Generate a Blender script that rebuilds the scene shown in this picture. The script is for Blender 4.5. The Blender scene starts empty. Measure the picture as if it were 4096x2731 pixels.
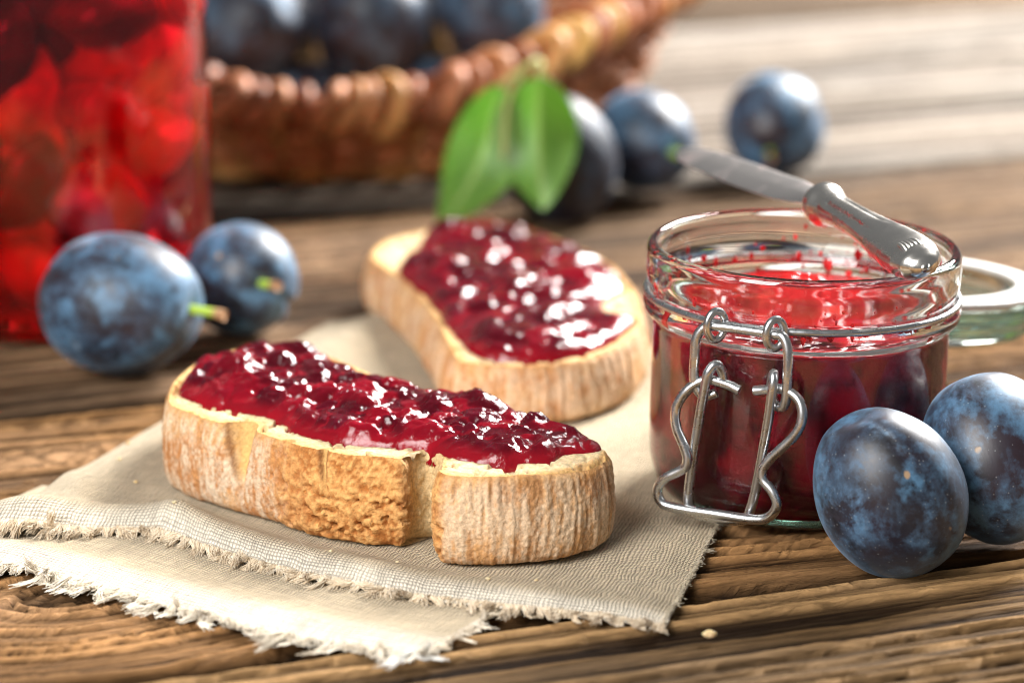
import bpy, math, random
import numpy as np
from mathutils import Vector, Matrix, Quaternion

# ------------------------------------------------------------------ camera, world, light
scene = bpy.context.scene
S = 0.01                                   # everything below is written in centimetres
COL = scene.collection

cam_d = bpy.data.cameras.new('camera')
cam = bpy.data.objects.new('camera', cam_d)
COL.objects.link(cam)
cam.location = (0.0, -0.78, 0.26)
cam.rotation_euler = (math.radians(90 - 15.5), 0, 0)
cam_d.lens = 105
cam_d.sensor_width = 36
cam_d.clip_start = 0.02
cam_d.clip_end = 50
cam_d.dof.use_dof = True
cam_d.dof.focus_distance = 0.765
cam_d.dof.aperture_fstop = 7.6
scene.camera = cam

world = bpy.data.worlds.new('World')
scene.world = world
world.use_nodes = True
world.node_tree.nodes['Background'].inputs[0].default_value = (0.97, 0.985, 1.0, 1)
world.node_tree.nodes['Background'].inputs[1].default_value = 0.15


def area_lamp(name, loc, target, size_x, size_y, power, color):
    d = bpy.data.lights.new(name, 'AREA')
    d.shape = 'RECTANGLE'
    d.size, d.size_y = size_x, size_y
    d.energy = power
    d.color = color
    o = bpy.data.objects.new(name, d)
    COL.objects.link(o)
    o.location = loc
    o.rotation_euler = (Vector(target) - Vector(loc)).to_track_quat('-Z', 'Y').to_euler()
    return o


area_lamp('key_softbox', (1.18, 1.62, 1.28), (0.05, 0.1, 0.0), 0.75, 1.15, 240.0, (1.0, 0.975, 0.94))
area_lamp('fill_softbox', (-0.46, -0.66, 0.58), (0.0, 0.0, 0.0), 0.45, 0.55, 14.5, (1.0, 0.985, 0.965))

scene.view_settings.view_transform = 'Standard'
scene.view_settings.look = 'None'
scene.view_settings.exposure = 0.15
scene.view_settings.gamma = 1.0
scene.render.engine = 'CYCLES'
cy = scene.cycles
cy.use_denoising = True
cy.max_bounces = 14
cy.transmission_bounces = 12
cy.glossy_bounces = 6
cy.diffuse_bounces = 4
cy.sample_clamp_indirect = 6.0
cy.caustics_refractive = True
cy.caustics_reflective = True
cy.blur_glossy = 0.3
cy.filter_width = 1.1

# ------------------------------------------------------------------ numeric helpers
RNG = np.random.default_rng(7)


def _hash(ix, iy, iz, seed):
    h = (ix.astype(np.int64) * 374761393 + iy.astype(np.int64) * 668265263 + iz.astype(np.int64) * 2147483647 + seed * 974634777) & 0xffffffff
    h = ((h ^ (h >> 13)) * 1274126177) & 0xffffffff
    h = ((h ^ (h >> 16)) * 2246822519) & 0xffffffff
    return ((h ^ (h >> 15)) & 0xffffff) / float(0xffffff)


def vnoise(x, y, z=0.0, seed=0):
    """smooth value noise, 0..1"""
    x, y, z = np.broadcast_arrays(np.asarray(x, float), np.asarray(y, float), np.asarray(z, float))
    fx, fy, fz = np.floor(x), np.floor(y), np.floor(z)
    tx, ty, tz = x - fx, y - fy, z - fz
    tx, ty, tz = [t * t * t * (t * (t * 6 - 15) + 10) for t in (tx, ty, tz)]
    out = 0
    for dx in (0, 1):
        for dy in (0, 1):
            for dz in (0, 1):
                w = (tx if dx else 1 - tx) * (ty if dy else 1 - ty) * (tz if dz else 1 - tz)
                out = out + w * _hash(fx + dx, fy + dy, fz + dz, seed)
    return out


def fbm(x, y, z=0.0, seed=0, octaves=4, gain=0.5):
    a, s, t = 1.0, 0, 0
    for o in range(octaves):
        k = 2.03 ** o
        s = s + a * vnoise(np.asarray(x) * k, np.asarray(y) * k, np.asarray(z) * k, seed + 17 * o)
        t += a
        a *= gain
    return s / t


def sstep(a, b, x):
    t = np.clip((np.asarray(x, float) - a) / (b - a), 0, 1)
    return t * t * (3 - 2 * t)


def mix(a, b, t):
    t = np.asarray(t)[..., None]
    return np.asarray(a) * (1 - t) + np.asarray(b) * t


def spline(pts, n, closed=False):
    """Catmull-Rom through pts, resampled to n points evenly along its length"""
    P = np.asarray(pts, float)
    if closed:
        Q = np.vstack([P[-1], P, P[0], P[1]])
        m = len(P)
    else:
        Q = np.vstack([2 * P[0] - P[1], P, 2 * P[-1] - P[-2]])
        m = len(P) - 1
    out = []
    for i in range(m):
        p0, p1, p2, p3 = Q[i], Q[i + 1], Q[i + 2], Q[i + 3]
        t = np.linspace(0, 1, 24, endpoint=False)[:, None]
        out.append(0.5 * (2 * p1 + (p2 - p0) * t + (2 * p0 - 5 * p1 + 4 * p2 - p3) * t ** 2 + (3 * p1 - p0 - 3 * p2 + p3) * t ** 3))
    out = np.vstack(out + [Q[1 + m][None]])
    L = np.concatenate([[0], np.cumsum(np.linalg.norm(np.diff(out, axis=0), axis=1))])
    s = np.linspace(0, L[-1], n, endpoint=not closed)
    return np.stack([np.interp(s, L, out[:, k]) for k in range(out.shape[1])], 1)


# ------------------------------------------------------------------ mesh helpers
def mesh_obj(name, verts, faces, mat, parent=None, smooth=True, color=None, attr=None, vec=None):
    """verts in centimetres; faces: array of quads/tris or list of arrays"""
    verts = np.asarray(verts, np.float32).reshape(-1, 3) * S
    groups = faces if isinstance(faces, list) else [faces]
    groups = [np.asarray(g, np.int32) for g in groups if len(g)]
    me = bpy.data.meshes.new(name)
    me.vertices.add(len(verts))
    me.vertices.foreach_set('co', verts.ravel())
    nl = sum(g.size for g in groups)
    nf = sum(len(g) for g in groups)
    me.loops.add(nl)
    me.polygons.add(nf)
    me.loops.foreach_set('vertex_index', np.concatenate([g.ravel() for g in groups]))
    starts, st = [], 0
    for g in groups:
        k = g.shape[1]
        starts.append(np.arange(len(g)) * k + st)
        st += g.size
    me.polygons.foreach_set('loop_start', np.concatenate(starts).astype(np.int32))
    me.update(calc_edges=True)
    me.validate()
    me.polygons.foreach_set('use_smooth', np.full(len(me.polygons), smooth))
    if color is not None:
        c = np.ones((len(verts), 4), np.float32)
        c[:, :3] = np.clip(np.asarray(color, np.float32).reshape(-1, 3), 0, 1)
        a = me.color_attributes.new('tint', 'FLOAT_COLOR', 'POINT')
        a.data.foreach_set('color', c.ravel())
    if vec is not None:
        a = me.attributes.new('weave', 'FLOAT_VECTOR', 'POINT')
        a.data.foreach_set('vector', np.asarray(vec, np.float32).ravel())
    if mat is not None:
        me.materials.append(mat)
    o = bpy.data.objects.new(name, me)
    COL.objects.link(o)
    if parent is not None:
        o.parent = parent
    return o


def grid_faces(n, m, wrap_n=False, wrap_m=False, off=0, flip=False):
    i = np.arange(n if wrap_n else n - 1)
    j = np.arange(m if wrap_m else m - 1)
    I, J = np.meshgrid(i, j, indexing='ij')
    I2, J2 = (I + 1) % n, (J + 1) % m
    q = np.stack([I * m + J, I2 * m + J, I2 * m + J2, I * m + J2], -1).reshape(-1, 4) + off
    return q[:, ::-1] if flip else q


def tube_data(pts, rad, segs=10, closed=False, squash=1.0):
    P = np.asarray(pts, float)
    n = len(P)
    R = np.broadcast_to(np.asarray(rad, float), (n,))
    T = np.roll(P, -1, 0) - np.roll(P, 1, 0)
    if not closed:
        T[0], T[-1] = P[1] - P[0], P[-1] - P[-2]
    T /= np.linalg.norm(T, axis=1)[:, None] + 1e-12
    up = np.array([0, 0, 1.0]) if abs(T[0][2]) < 0.9 else np.array([1.0, 0, 0])
    N = np.zeros_like(P)
    N[0] = np.cross(T[0], up); N[0] /= np.linalg.norm(N[0])
    for i in range(1, n):
        v = N[i - 1] - T[i] * np.dot(N[i - 1], T[i])
        N[i] = v / (np.linalg.norm(v) + 1e-12)
    B = np.cross(T, N)
    if closed:                             # spread the closing twist over the length
        v = N[-1] - T[0] * np.dot(N[-1], T[0]); v /= np.linalg.norm(v)
        ang = math.atan2(np.dot(np.cross(v, N[0]), T[0]), np.dot(v, N[0]))
        a = np.linspace(0, ang, n)[:, None]
        N, B = N * np.cos(a) + B * np.sin(a), B * np.cos(a) - N * np.sin(a)
    th = np.linspace(0, 2 * math.pi, segs, endpoint=False)
    V = P[:, None] + R[:, None, None] * (np.cos(th)[None, :, None] * N[:, None] + squash * np.sin(th)[None, :, None] * B[:, None])
    return V.reshape(-1, 3), grid_faces(n, segs, closed, True, flip=True), n


def tube(name, pts, rad, mat, parent=None, segs=10, closed=False, color=None, squash=1.0):
    V, F, n = tube_data(pts, rad, segs, closed, squash)
    faces = [F]
    if not closed:
        faces.append(np.arange(segs)[None, :])
        faces.append((np.arange(segs)[::-1] + (n - 1) * segs)[None, :])
    if color is not None:
        color = np.repeat(np.asarray(color), segs, axis=0)
    return mesh_obj(name, V, faces, mat, parent, True, color)


def lathe(name, prof, mat, parent=None, segs=96, closed=True):
    P = np.asarray(prof, float)
    th = np.linspace(0, 2 * math.pi, segs, endpoint=False)
    V = np.stack([P[:, None, 0] * np.cos(th), P[:, None, 0] * np.sin(th), np.broadcast_to(P[:, None, 1], (len(P), segs))], -1)
    F = grid_faces(len(P), segs, closed, True, flip=True)
    o = mesh_obj(name, V, F, mat, parent)
    return o


def thing(name, label, cat, loc=(0, 0, 0), rot=None, group=None):
    o = bpy.data.objects.new(name, None)
    o.empty_display_size = 0.01
    COL.objects.link(o)
    o.location = [c * S for c in loc]
    if rot is not None:
        o.rotation_mode = 'QUATERNION'
        o.rotation_quaternion = rot
    return tag(o, label, cat, group)


def tag(o, label, cat=None, group=None):
    o['label'] = label
    if cat:
        o['category'] = cat
    if group:
        o['group'] = group
    return o


# ------------------------------------------------------------------ material helpers
class Nodes:
    def __init__(self, name):
        self.m = bpy.data.materials.new(name)
        self.m.use_nodes = True
        self.t = self.m.node_tree
        self.b = self.t.nodes['Principled BSDF']

    def new(self, kind, **kw):
        n = self.t.nodes.new(kind)
        for k, v in kw.items():
            setattr(n, k, v)
        return n

    def link(self, a, b):
        self.t.links.new(a, b)

    def set(self, **kw):
        for k, v in kw.items():
            self.b.inputs[k.replace('_', ' ')].default_value = v

    def coords(self):
        return self.new('ShaderNodeTexCoord').outputs['Object']

    def mapping(self, vec, scale):
        n = self.new('ShaderNodeMapping')
        n.inputs['Scale'].default_value = scale
        self.link(vec, n.inputs['Vector'])
        return n.outputs[0]

    def noise(self, vec, scale, detail=4, rough=0.55, dist=0.0):
        n = self.new('ShaderNodeTexNoise')
        n.inputs['Scale'].default_value = scale
        n.inputs['Detail'].default_value = detail
        n.inputs['Roughness'].default_value = rough
        n.inputs['Distortion'].default_value = dist
        if vec is not None:
            self.link(vec, n.inputs['Vector'])
        return n.outputs['Fac']

    def voronoi(self, vec, scale, feature='F1'):
        n = self.new('ShaderNodeTexVoronoi', feature=feature)
        n.inputs['Scale'].default_value = scale
        self.link(vec, n.inputs['Vector'])
        return n.outputs['Distance']

    def ramp(self, fac, stops):
        n = self.new('ShaderNodeValToRGB')
        e = n.color_ramp.elements
        while len(e) < len(stops):
            e.new(0.5)
        for k, (p, c) in enumerate(stops):
            e[k].position = p
            e[k].color = (c, c, c, 1) if isinstance(c, (int, float)) else (*c, 1)
        self.link(fac, n.inputs[0])
        return n.outputs[0]

    def mixc(self, fac, a, b, blend='MIX'):
        n = self.new('ShaderNodeMix', data_type='RGBA', blend_type=blend)
        for sock, v in ((n.inputs[0], fac), (n.inputs[6], a), (n.inputs[7], b)):
            if isinstance(v, (int, float)):
                sock.default_value = v
            elif isinstance(v, tuple):
                sock.default_value = (*v, 1)
            else:
                self.link(v, sock)
        return n.outputs[2]

    def math(self, op, a, b=None):
        n = self.new('ShaderNodeMath', operation=op)
        for s_, v in zip(n.inputs, (a, b)):
            if v is None:
                continue
            if isinstance(v, (int, float)):
                s_.default_value = v
            else:
                self.link(v, s_)
        return n.outputs[0]

    def attr(self, name):
        return self.new('ShaderNodeAttribute', attribute_name=name)

    def bump(self, height, strength, dist):
        n = self.new('ShaderNodeBump')
        n.inputs['Strength'].default_value = strength
        n.inputs['Distance'].default_value = dist
        self.link(height, n.inputs['Height'])
        self.link(n.outputs[0], self.b.inputs['Normal'])


def mat_wood():
    n = Nodes('weathered_wood')
    c = n.coords()
    tint = n.attr('tint').outputs['Color']
    fib = n.noise(n.mapping(c, (14, 420, 60)), 3.0, 6, 0.65)
    fine = n.noise(n.mapping(c, (90, 900, 90)), 2.0, 4, 0.6)
    k = n.ramp(fib, [(0.25, 0.45), (0.7, 1.35)])
    col = n.mixc(0.85, tint, k, 'MULTIPLY')
    k2 = n.ramp(fine, [(0.3, 0.7), (0.7, 1.2)])
    col = n.mixc(0.6, col, k2, 'MULTIPLY')
    n.link(col, n.b.inputs['Base Color'])
    n.link(n.ramp(fib, [(0.2, 0.85), (0.8, 0.6)]), n.b.inputs['Roughness'])
    h = n.math('ADD', fib, n.math('MULTIPLY', fine, 0.5))
    n.bump(h, 1.0, 0.0018)
    n.set(Specular_IOR_Level=0.08)
    return n.m


def mat_linen(light=1.0):
    n = Nodes('linen_cloth')
    w = n.attr('weave').outputs['Vector']
    tint = n.attr('tint').outputs['Color']
    sep = n.new('ShaderNodeSeparateXYZ')
    jit = n.new('ShaderNodeVectorMath', operation='ADD')
    nz = n.new('ShaderNodeTexNoise')
    nz.inputs['Scale'].default_value = 1.6
    n.link(w, nz.inputs['Vector'])
    sc = n.new('ShaderNodeVectorMath', operation='SCALE')
    sc.inputs['Scale'].default_value = 0.24
    n.link(nz.outputs['Color'], sc.inputs[0])
    n.link(w, jit.inputs[0]); n.link(sc.outputs[0], jit.inputs[1])
    n.link(jit.outputs[0], sep.inputs[0])
    k = 2 * math.pi / 0.20
    sx = n.math('SINE', n.math('MULTIPLY', sep.outputs[0], k))
    sy = n.math('SINE', n.math('MULTIPLY', sep.outputs[1], k))
    pr = n.math('MULTIPLY', sx, sy)
    thx = n.noise(n.mapping(w, (11, 1.0, 1)), 1.0, 3, 0.6)
    thy = n.noise(n.mapping(w, (1.0, 11, 1)), 1.0, 3, 0.6)
    th = n.math('ADD', thx, thy)
    h = n.math('ADD', n.math('MULTIPLY', n.math('ABSOLUTE', pr), 0.6), n.math('MULTIPLY', th, 0.5))
    shade = n.ramp(n.math('ABSOLUTE', pr), [(0.0, 0.38), (0.5, 1.25)])
    col = n.mixc(0.75, tint, shade, 'MULTIPLY')
    col = n.mixc(0.75, col, n.ramp(n.math('MULTIPLY', th, 0.5), [(0.32, 0.55), (0.68, 1.4)]), 'MULTIPLY')
    n.link(col, n.b.inputs['Base Color'])
    n.set(Roughness=0.9, Specular_IOR_Level=0.15, Sheen_Weight=0.15)
    n.bump(h, 1.0, 0.0007)
    return n.m


def mat_tint(name, rough=0.6, bump_scale=0, bump_strength=0.4, bump_dist=0.0005, sss=0.0, spec=0.5, speckle=None, **kw):
    n = Nodes(name)
    tint = n.attr('tint').outputs['Color']
    col = tint
    c = n.coords()
    if speckle:
        sp = n.noise(c, speckle, 4, 0.7)
        col = n.mixc(0.8, tint, n.ramp(sp, [(0.3, 0.62), (0.7, 1.35)]), 'MULTIPLY')
    n.link(col, n.b.inputs['Base Color'])
    n.set(Roughness=rough, Specular_IOR_Level=spec, **kw)
    if sss:
        n.set(Subsurface_Weight=sss, Subsurface_Scale=0.003)
        n.b.inputs['Subsurface Radius'].default_value = (1.0, 0.5, 0.2)
    if bump_scale:
        n.bump(n.noise(c, bump_scale, 5, 0.65), bump_strength, bump_dist)
    return n.m


def mat_jam():
    n = Nodes('plum_jam')
    c = n.coords()
    tint = n.attr('tint').outputs['Color']
    n.link(tint, n.b.inputs['Base Color'])
    n.set(Roughness=0.15, IOR=1.42, Specular_IOR_Level=0.40, Subsurface_Weight=0.22, Subsurface_Scale=0.003, Coat_Weight=0.12, Coat_Roughness=0.03)
    n.b.inputs['Subsurface Radius'].default_value = (1.0, 0.09, 0.09)
    n.bump(n.noise(c, 380, 4, 0.6), 0.35, 0.0011)
    return n.m


def mat_glass(name, color, rough=0.0, ior=1.5):
    n = Nodes(name)
    c = n.coords()
    n.set(Base_Color=(1, 1, 1, 1), Roughness=rough, IOR=ior, Transmission_Weight=1.0)
    ab = n.new('ShaderNodeVolumeAbsorption')
    ab.inputs['Color'].default_value = (*color, 1)
    ab.inputs['Density'].default_value = 26.0
    n.link(ab.outputs[0], n.t.nodes['Material Output'].inputs['Volume'])
    n.bump(n.noise(c, 60, 2, 0.5), 0.05, 0.001)
    return n.m


def mat_metal(name, color, rough, scale=300.0, bump=0.05):
    n = Nodes(name)
    c = n.coords()
    f = n.noise(c, scale, 5, 0.6)
    n.link(n.mixc(n.ramp(f, [(0.35, 0.0), (0.75, 1.0)]), color, tuple(x * 0.72 for x in color)), n.b.inputs['Base Color'])
    n.link(n.ramp(f, [(0.3, rough * 0.7), (0.7, rough * 1.5)]), n.b.inputs['Roughness'])
    n.set(Metallic=1.0)
    n.bump(f, bump, 0.0005)
    return n.m


def mat_plum(dust=1.0):
    n = Nodes('plum_skin')
    c = n.coords()
    oi = n.new('ShaderNodeObjectInfo')
    off = n.new('ShaderNodeVectorMath', operation='ADD')
    mul = n.new('ShaderNodeVectorMath', operation='SCALE')
    cmb = n.new('ShaderNodeCombineXYZ')
    for k in range(3):
        n.link(oi.outputs['Random'], cmb.inputs[k])
    mul.inputs['Scale'].default_value = 3.0
    n.link(cmb.outputs[0], mul.inputs[0])
    n.link(c, off.inputs[0]); n.link(mul.outputs[0], off.inputs[1])
    v = off.outputs[0]
    big = n.noise(v, 48, 6, 0.68, 0.15)
    streak = n.noise(n.mapping(v, (1, 1, 0.28)), 190, 5, 0.7, 0.4)
    rub = n.noise(v, 95, 5, 0.7, 0.2)
    bloom = n.math('ADD', n.math('MULTIPLY', big, 0.72), n.math('MULTIPLY', streak, 0.28))
    fac = n.ramp(bloom, [(0.43, 0.03), (0.52, 0.34), (0.62, 1.0)])
    rubf = n.ramp(rub, [(0.40, 0.08), (0.52, 1.0)])
    fac = n.math('MULTIPLY', fac, rubf)
    skin = n.mixc(n.ramp(n.noise(v, 40, 3), [(0.35, 0.0), (0.7, 1.0)]), (0.007, 0.007, 0.013), (0.024, 0.011, 0.015))
    dusty = n.math('MULTIPLY', fac, 0.85 * dust)
    col = n.mixc(dusty, skin, (0.09, 0.185, 0.31))
    patch = n.math('MULTIPLY', n.ramp(n.noise(v, 62, 7, 0.62, 0.1), [(0.50, 0.0), (0.62, 1.0)]), n.ramp(n.noise(v, 210, 4, 0.7), [(0.30, 0.35), (0.5, 1.0)]))
    col = n.mixc(n.math('MULTIPLY', patch, 0.52 * dust), col, (0.12, 0.29, 0.48))
    pale = n.ramp(n.noise(v, 75, 4, 0.6), [(0.60, 0.0), (0.74, 0.5)])
    col = n.mixc(n.math('MULTIPLY', n.math("MULTIPLY", pale, fac), dust), col, (0.42, 0.50, 0.58))
    worn = n.ramp(n.noise(v, 70, 6, 0.66, 0.1), [(0.34, 0.9), (0.43, 0.0)])
    col = n.mixc(worn, col, (0.006, 0.005, 0.008))
    # scars and lenticels
    vo = n.voronoi(v, 95)
    scar = n.ramp(n.math('ADD', vo, n.math('MULTIPLY', n.noise(v, 350, 3), 0.12)), [(0.13, 1.0), (0.17, 0.0)])
    gate = n.ramp(n.noise(v, 62, 2), [(0.52, 0.0), (0.56, 1.0)])
    col = n.mixc(n.math('MULTIPLY', scar, gate), col, (0.33, 0.22, 0.13))
    dots = n.ramp(n.voronoi(v, 520), [(0.08, 1.0), (0.14, 0.0)])
    col = n.mixc(n.math('MULTIPLY', dots, 0.22), col, (0.45, 0.48, 0.48))
    n.link(col, n.b.inputs['Base Color'])
    n.link(n.ramp(fac, [(0.0, 0.40), (1.0, 0.65)]), n.b.inputs['Roughness'])
    n.set(Specular_IOR_Level=0.5, Sheen_Weight=0.22 * dust, Sheen_Roughness=0.4)
    n.b.inputs['Sheen Tint'].default_value = (0.55, 0.75, 1.0, 1)
    n.bump(n.math('ADD', streak, n.math('MULTIPLY', scar, n.math('MULTIPLY', gate, -0.8))), 0.12, 0.0006)
    return n.m


def mat_leaf():
    n = Nodes('plum_leaf')
    tint = n.attr('tint').outputs['Color']
    n.link(tint, n.b.inputs['Base Color'])
    n.set(Roughness=0.42, Specular_IOR_Level=0.5, Subsurface_Weight=0.0)
    tr = n.new('ShaderNodeBsdfTranslucent')
    br = n.mixc(0.6, tint, (0.30, 0.62, 0.03))
    n.link(br, tr.inputs['Color'])
    mx = n.new('ShaderNodeMixShader')
    mx.inputs[0].default_value = 0.45
    out = n.t.nodes['Material Output']
    n.link(n.b.outputs[0], mx.inputs[1]); n.link(tr.outputs[0], mx.inputs[2])
    n.link(mx.outputs[0], out.inputs['Surface'])
    n.bump(n.noise(n.coords(), 300, 4), 0.2, 0.0006)
    return n.m


def mat_wicker():
    n = Nodes('willow_wicker')
    oi = n.new('ShaderNodeObjectInfo')
    base = n.ramp(oi.outputs['Random'], [(0.0, (0.20, 0.055, 0.018)), (0.35, (0.38, 0.125, 0.048)), (0.62, (0.50, 0.185, 0.082)), (0.84, (0.60, 0.26, 0.10)), (1.0, (0.72, 0.40, 0.11))])
    f = n.noise(n.coords(), 160, 5, 0.6)
    n.link(n.mixc(0.9, base, n.ramp(f, [(0.3, 0.6), (0.7, 1.25)]), 'MULTIPLY'), n.b.inputs['Base Color'])
    n.set(Roughness=0.5, Specular_IOR_Level=0.35)
    n.bump(f, 0.5, 0.001)
    return n.m


M = {
    'wood': mat_wood(),
    'linen': mat_linen(),
    'thread': mat_tint('linen_thread', 0.9, spec=0.1, Sheen_Weight=0.3),
    'crust': mat_tint('bread_crust', 0.78, 900, 0.8, 0.0008, spec=0.25, speckle=1100),
    'crumb': mat_tint('bread_crumb_surface', 0.85, 700, 0.9, 0.0009, sss=0.25, spec=0.2, speckle=800),
    'jam': mat_jam(),
    'glass': mat_glass('clear_glass', (0.62, 0.93, 0.82)),
    'green_glass': mat_glass('green_edged_glass', (0.70, 0.95, 0.86)),
    'steel': mat_metal('galvanised_wire', (0.66, 0.67, 0.68), 0.26),
    'silver': mat_metal('tarnished_silver', (0.92, 0.88, 0.82), 0.22, 85.0, 0.30),
    'plum': mat_plum(), 'dark_plum': mat_plum(0.25), 'basket_plum': mat_plum(0.62),
    'stem': mat_tint('fruit_stem', 0.6, 500, 0.4),
    'leaf': mat_leaf(),
    'wicker': mat_wicker(),
}


def simple(name, color, rough, **kw):
    n = Nodes(name)
    f = n.noise(n.coords(), 250, 4)
    n.link(n.mixc(0.8, color, n.ramp(f, [(0.3, 0.75), (0.7, 1.15)]), 'MULTIPLY'), n.b.inputs['Base Color'])
    n.set(Roughness=rough, **kw)
    return n.m


M['glare_ring'] = simple('white_glare', (0.82, 0.81, 0.78), 0.45)  # white stands for light reflected off the open lid


# ------------------------------------------------------------------ the table of weathered planks
TH = math.radians(21.0)
table = bpy.data.objects.new('table', None)
COL.objects.link(table)
table.rotation_euler = (0, 0, TH)
table['kind'] = 'structure'
table['label'] = 'rustic table top of wide weathered wooden planks'


def plank(v0, v1, us, dv, depth, dark, light, freq, seed, knots=(), grey=0.0, crack=1.0, brown_shade_end=None):
    gap = 0.32
    a, b = v0 + gap, v1 - gap
    vs = np.linspace(a, b, int((b - a) / dv) + 1)
    # finer rows at both edges so that the edge rolls over
    vs = np.unique(np.concatenate([vs, a + np.array([0, .04, .09, .15, .25]), b - np.array([0, .04, .09, .15, .25])]))
    U, V = np.meshgrid(us, vs, indexing='ij')
    ph = V + 0.9 * (fbm(U * 0.035, V * 0.08, 0, seed, 2) - 0.5) * 2 + 0.22 * (fbm(U * 0.22, V * 0.5, 0, seed + 3, 3) - 0.5)
    core = np.zeros_like(U)
    for (ku, kv, ru, rv, st) in knots:
        w = np.exp(-((U - ku) / (3.2 * ru)) ** 2)
        rel = ph - kv
        bend = (st * rv) ** 2 * (1 - np.exp(-((U - ku) / ru) ** 2)) * w
        ph = kv + np.sign(rel) * np.sqrt(rel ** 2 + bend)
        core = np.maximum(core, np.exp(-(((U - ku) / (ru * .22)) ** 2 + ((V - kv) / (rv * .2)) ** 2) ** 2))
    jit = fbm(U * 1.1, V * 4, 0, seed + 9, 3) - 0.5
    rate = freq * 1.55
    wob = 1.5 * vnoise(ph * freq * .55, U * .004, 0, seed + 1) + .25 * vnoise(ph * freq * 2.1, U * .02, 0, seed + 19) + jit * .10
    f = 1.0 - (ph * rate + wob * 1.6) % 1.0
    n3 = vnoise(ph * freq * 6.0 + jit, U * 0.06, 0, seed + 4)
    fine = vnoise(ph * freq * 17 + jit * 2, U * 0.25, 0, seed + 14)
    ringv = _hash(np.floor(ph * rate + wob * 1.6), np.zeros_like(ph), np.zeros_like(ph), seed + 30)
    g = np.clip(f ** 2.3 * (1 - sstep(.93, 1.0, f)) * (0.55 + .6 * ringv) + (n3 - .5) * .44 + (fine - .5) * .42 + .12, 0, 1)
    gate = sstep(0.42, 0.58, fbm(U * 0.05, np.floor(ph * rate + wob * 1.6) * 3.7, 0, seed + 6, 2)) * crack
    cr = (1 - sstep(.07, .24, f)) * sstep(0, .01, f) * gate * (.4 + .6 * ringv)
    cr2 = np.exp(-((n3 - .22) / .08) ** 2) * sstep(0.5, 0.66, fbm(U * 0.09, ph * 1.2, 0, seed + 16, 2)) * crack * .8
    Z = -depth * (1 - g) - 0.34 * cr * min(1, depth * 8) - 0.06 * cr2 * min(1, depth * 8)
    Z = Z - 0.10 * core
    ragged = 0.10 * fbm(U * 0.9, seed * 1.7, 0, seed + 7, 3) + 0.05
    ed = np.minimum(V - a, b - V)
    Z = Z - 0.42 * np.exp(-(ed / (ragged + .03)) ** 1.5)
    warm = fbm(U * 0.05, V * 0.22, 0, seed + 8, 3)
    D, Lc = np.array(dark), np.array(light)
    C = mix(D, Lc, np.clip(g * 1.15, 0, 1))
    if brown_shade_end:                            # basket's shade painted into one end as browner, darker colour
        u0, u1, tone = brown_shade_end
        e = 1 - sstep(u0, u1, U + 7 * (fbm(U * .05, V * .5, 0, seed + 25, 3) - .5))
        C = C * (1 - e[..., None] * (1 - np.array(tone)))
    C = C * (0.62 + 0.76 * sstep(.25, .75, warm))[..., None]
    C = np.minimum(C, Lc * 1.08)
    gl = C.mean(-1, keepdims=True)
    gr = np.clip(grey + (fbm(U * .08, V * .3, 0, seed + 11, 3) - .55) * .7, 0, 1)[..., None]
    C = C * (1 - gr) + (gl * np.array([1.06, 1.0, 0.92])) * gr
    dk = np.clip(cr * 0.95 + cr2 * .8 + core * 0.6 + 0.95 * np.exp(-(ed / (ragged * .9 + .04)) ** 2), 0, 0.96)   # grime in cracks; shade of the joints painted along the edges
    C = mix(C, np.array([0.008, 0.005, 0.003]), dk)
    n, m = U.shape
    top = np.stack([U, V, Z], -1).reshape(-1, 3)
    # sides and underside
    lo = np.stack([us, np.full(n, a), np.full(n, -2.2)], 1)
    hi = np.stack([us, np.full(n, b), np.full(n, -2.2)], 1)
    base = len(top)
    i = np.arange(n - 1)
    f1 = np.stack([base + i, base + i + 1, (i + 1) * m, i * m], 1)
    f2 = np.stack([i * m + m - 1, (i + 1) * m + m - 1, base + n + i + 1, base + n + i], 1)
    f3 = np.stack([base + n + i, base + n + i + 1, base + i + 1, base + i], 1)
    cs = np.tile(D * 0.2, (2 * n, 1))  # side faces coloured dark to paint in the shade of the gap
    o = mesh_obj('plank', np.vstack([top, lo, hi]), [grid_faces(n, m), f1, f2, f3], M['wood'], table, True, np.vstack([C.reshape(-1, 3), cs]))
    return o


near_u = np.unique(np.concatenate([np.linspace(-60, -30, 20), np.arange(-30, 32, 0.22), np.linspace(32, 80, 30)]))
mid_u = np.unique(np.concatenate([np.linspace(-60, -28, 20), np.arange(-28, 48, 0.5), np.linspace(48, 95, 30)]))
far_u = np.linspace(-70, 130, 260)
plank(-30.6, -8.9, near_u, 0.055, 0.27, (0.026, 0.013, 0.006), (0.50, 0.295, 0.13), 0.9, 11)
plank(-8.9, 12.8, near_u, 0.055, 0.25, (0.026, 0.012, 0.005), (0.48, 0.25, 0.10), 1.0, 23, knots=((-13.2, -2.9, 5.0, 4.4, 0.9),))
plank(12.8, 34.5, mid_u, 0.11, 0.13, (0.055, 0.030, 0.016), (0.44, 0.27, 0.15), 0.8, 37, grey=0.10, brown_shade_end=(2, 24, (.84, .80, .76)))
plank(34.5, 56.2, mid_u, 0.16, 0.08, (0.11, 0.072, 0.048), (0.50, 0.42, 0.335), 0.36, 41, grey=0.45, crack=1, brown_shade_end=(4, 30, (.46, .40, .34)))
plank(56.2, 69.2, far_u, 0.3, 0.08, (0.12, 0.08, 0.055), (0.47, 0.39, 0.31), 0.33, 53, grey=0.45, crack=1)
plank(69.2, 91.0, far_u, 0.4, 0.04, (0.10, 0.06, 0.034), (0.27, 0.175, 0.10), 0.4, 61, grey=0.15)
plank(91.0, 113.0, far_u, 0.5, 0.04, (0.12, 0.08, 0.05), (0.30, 0.22, 0.15), 0.4, 71, grey=0.3)
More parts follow.
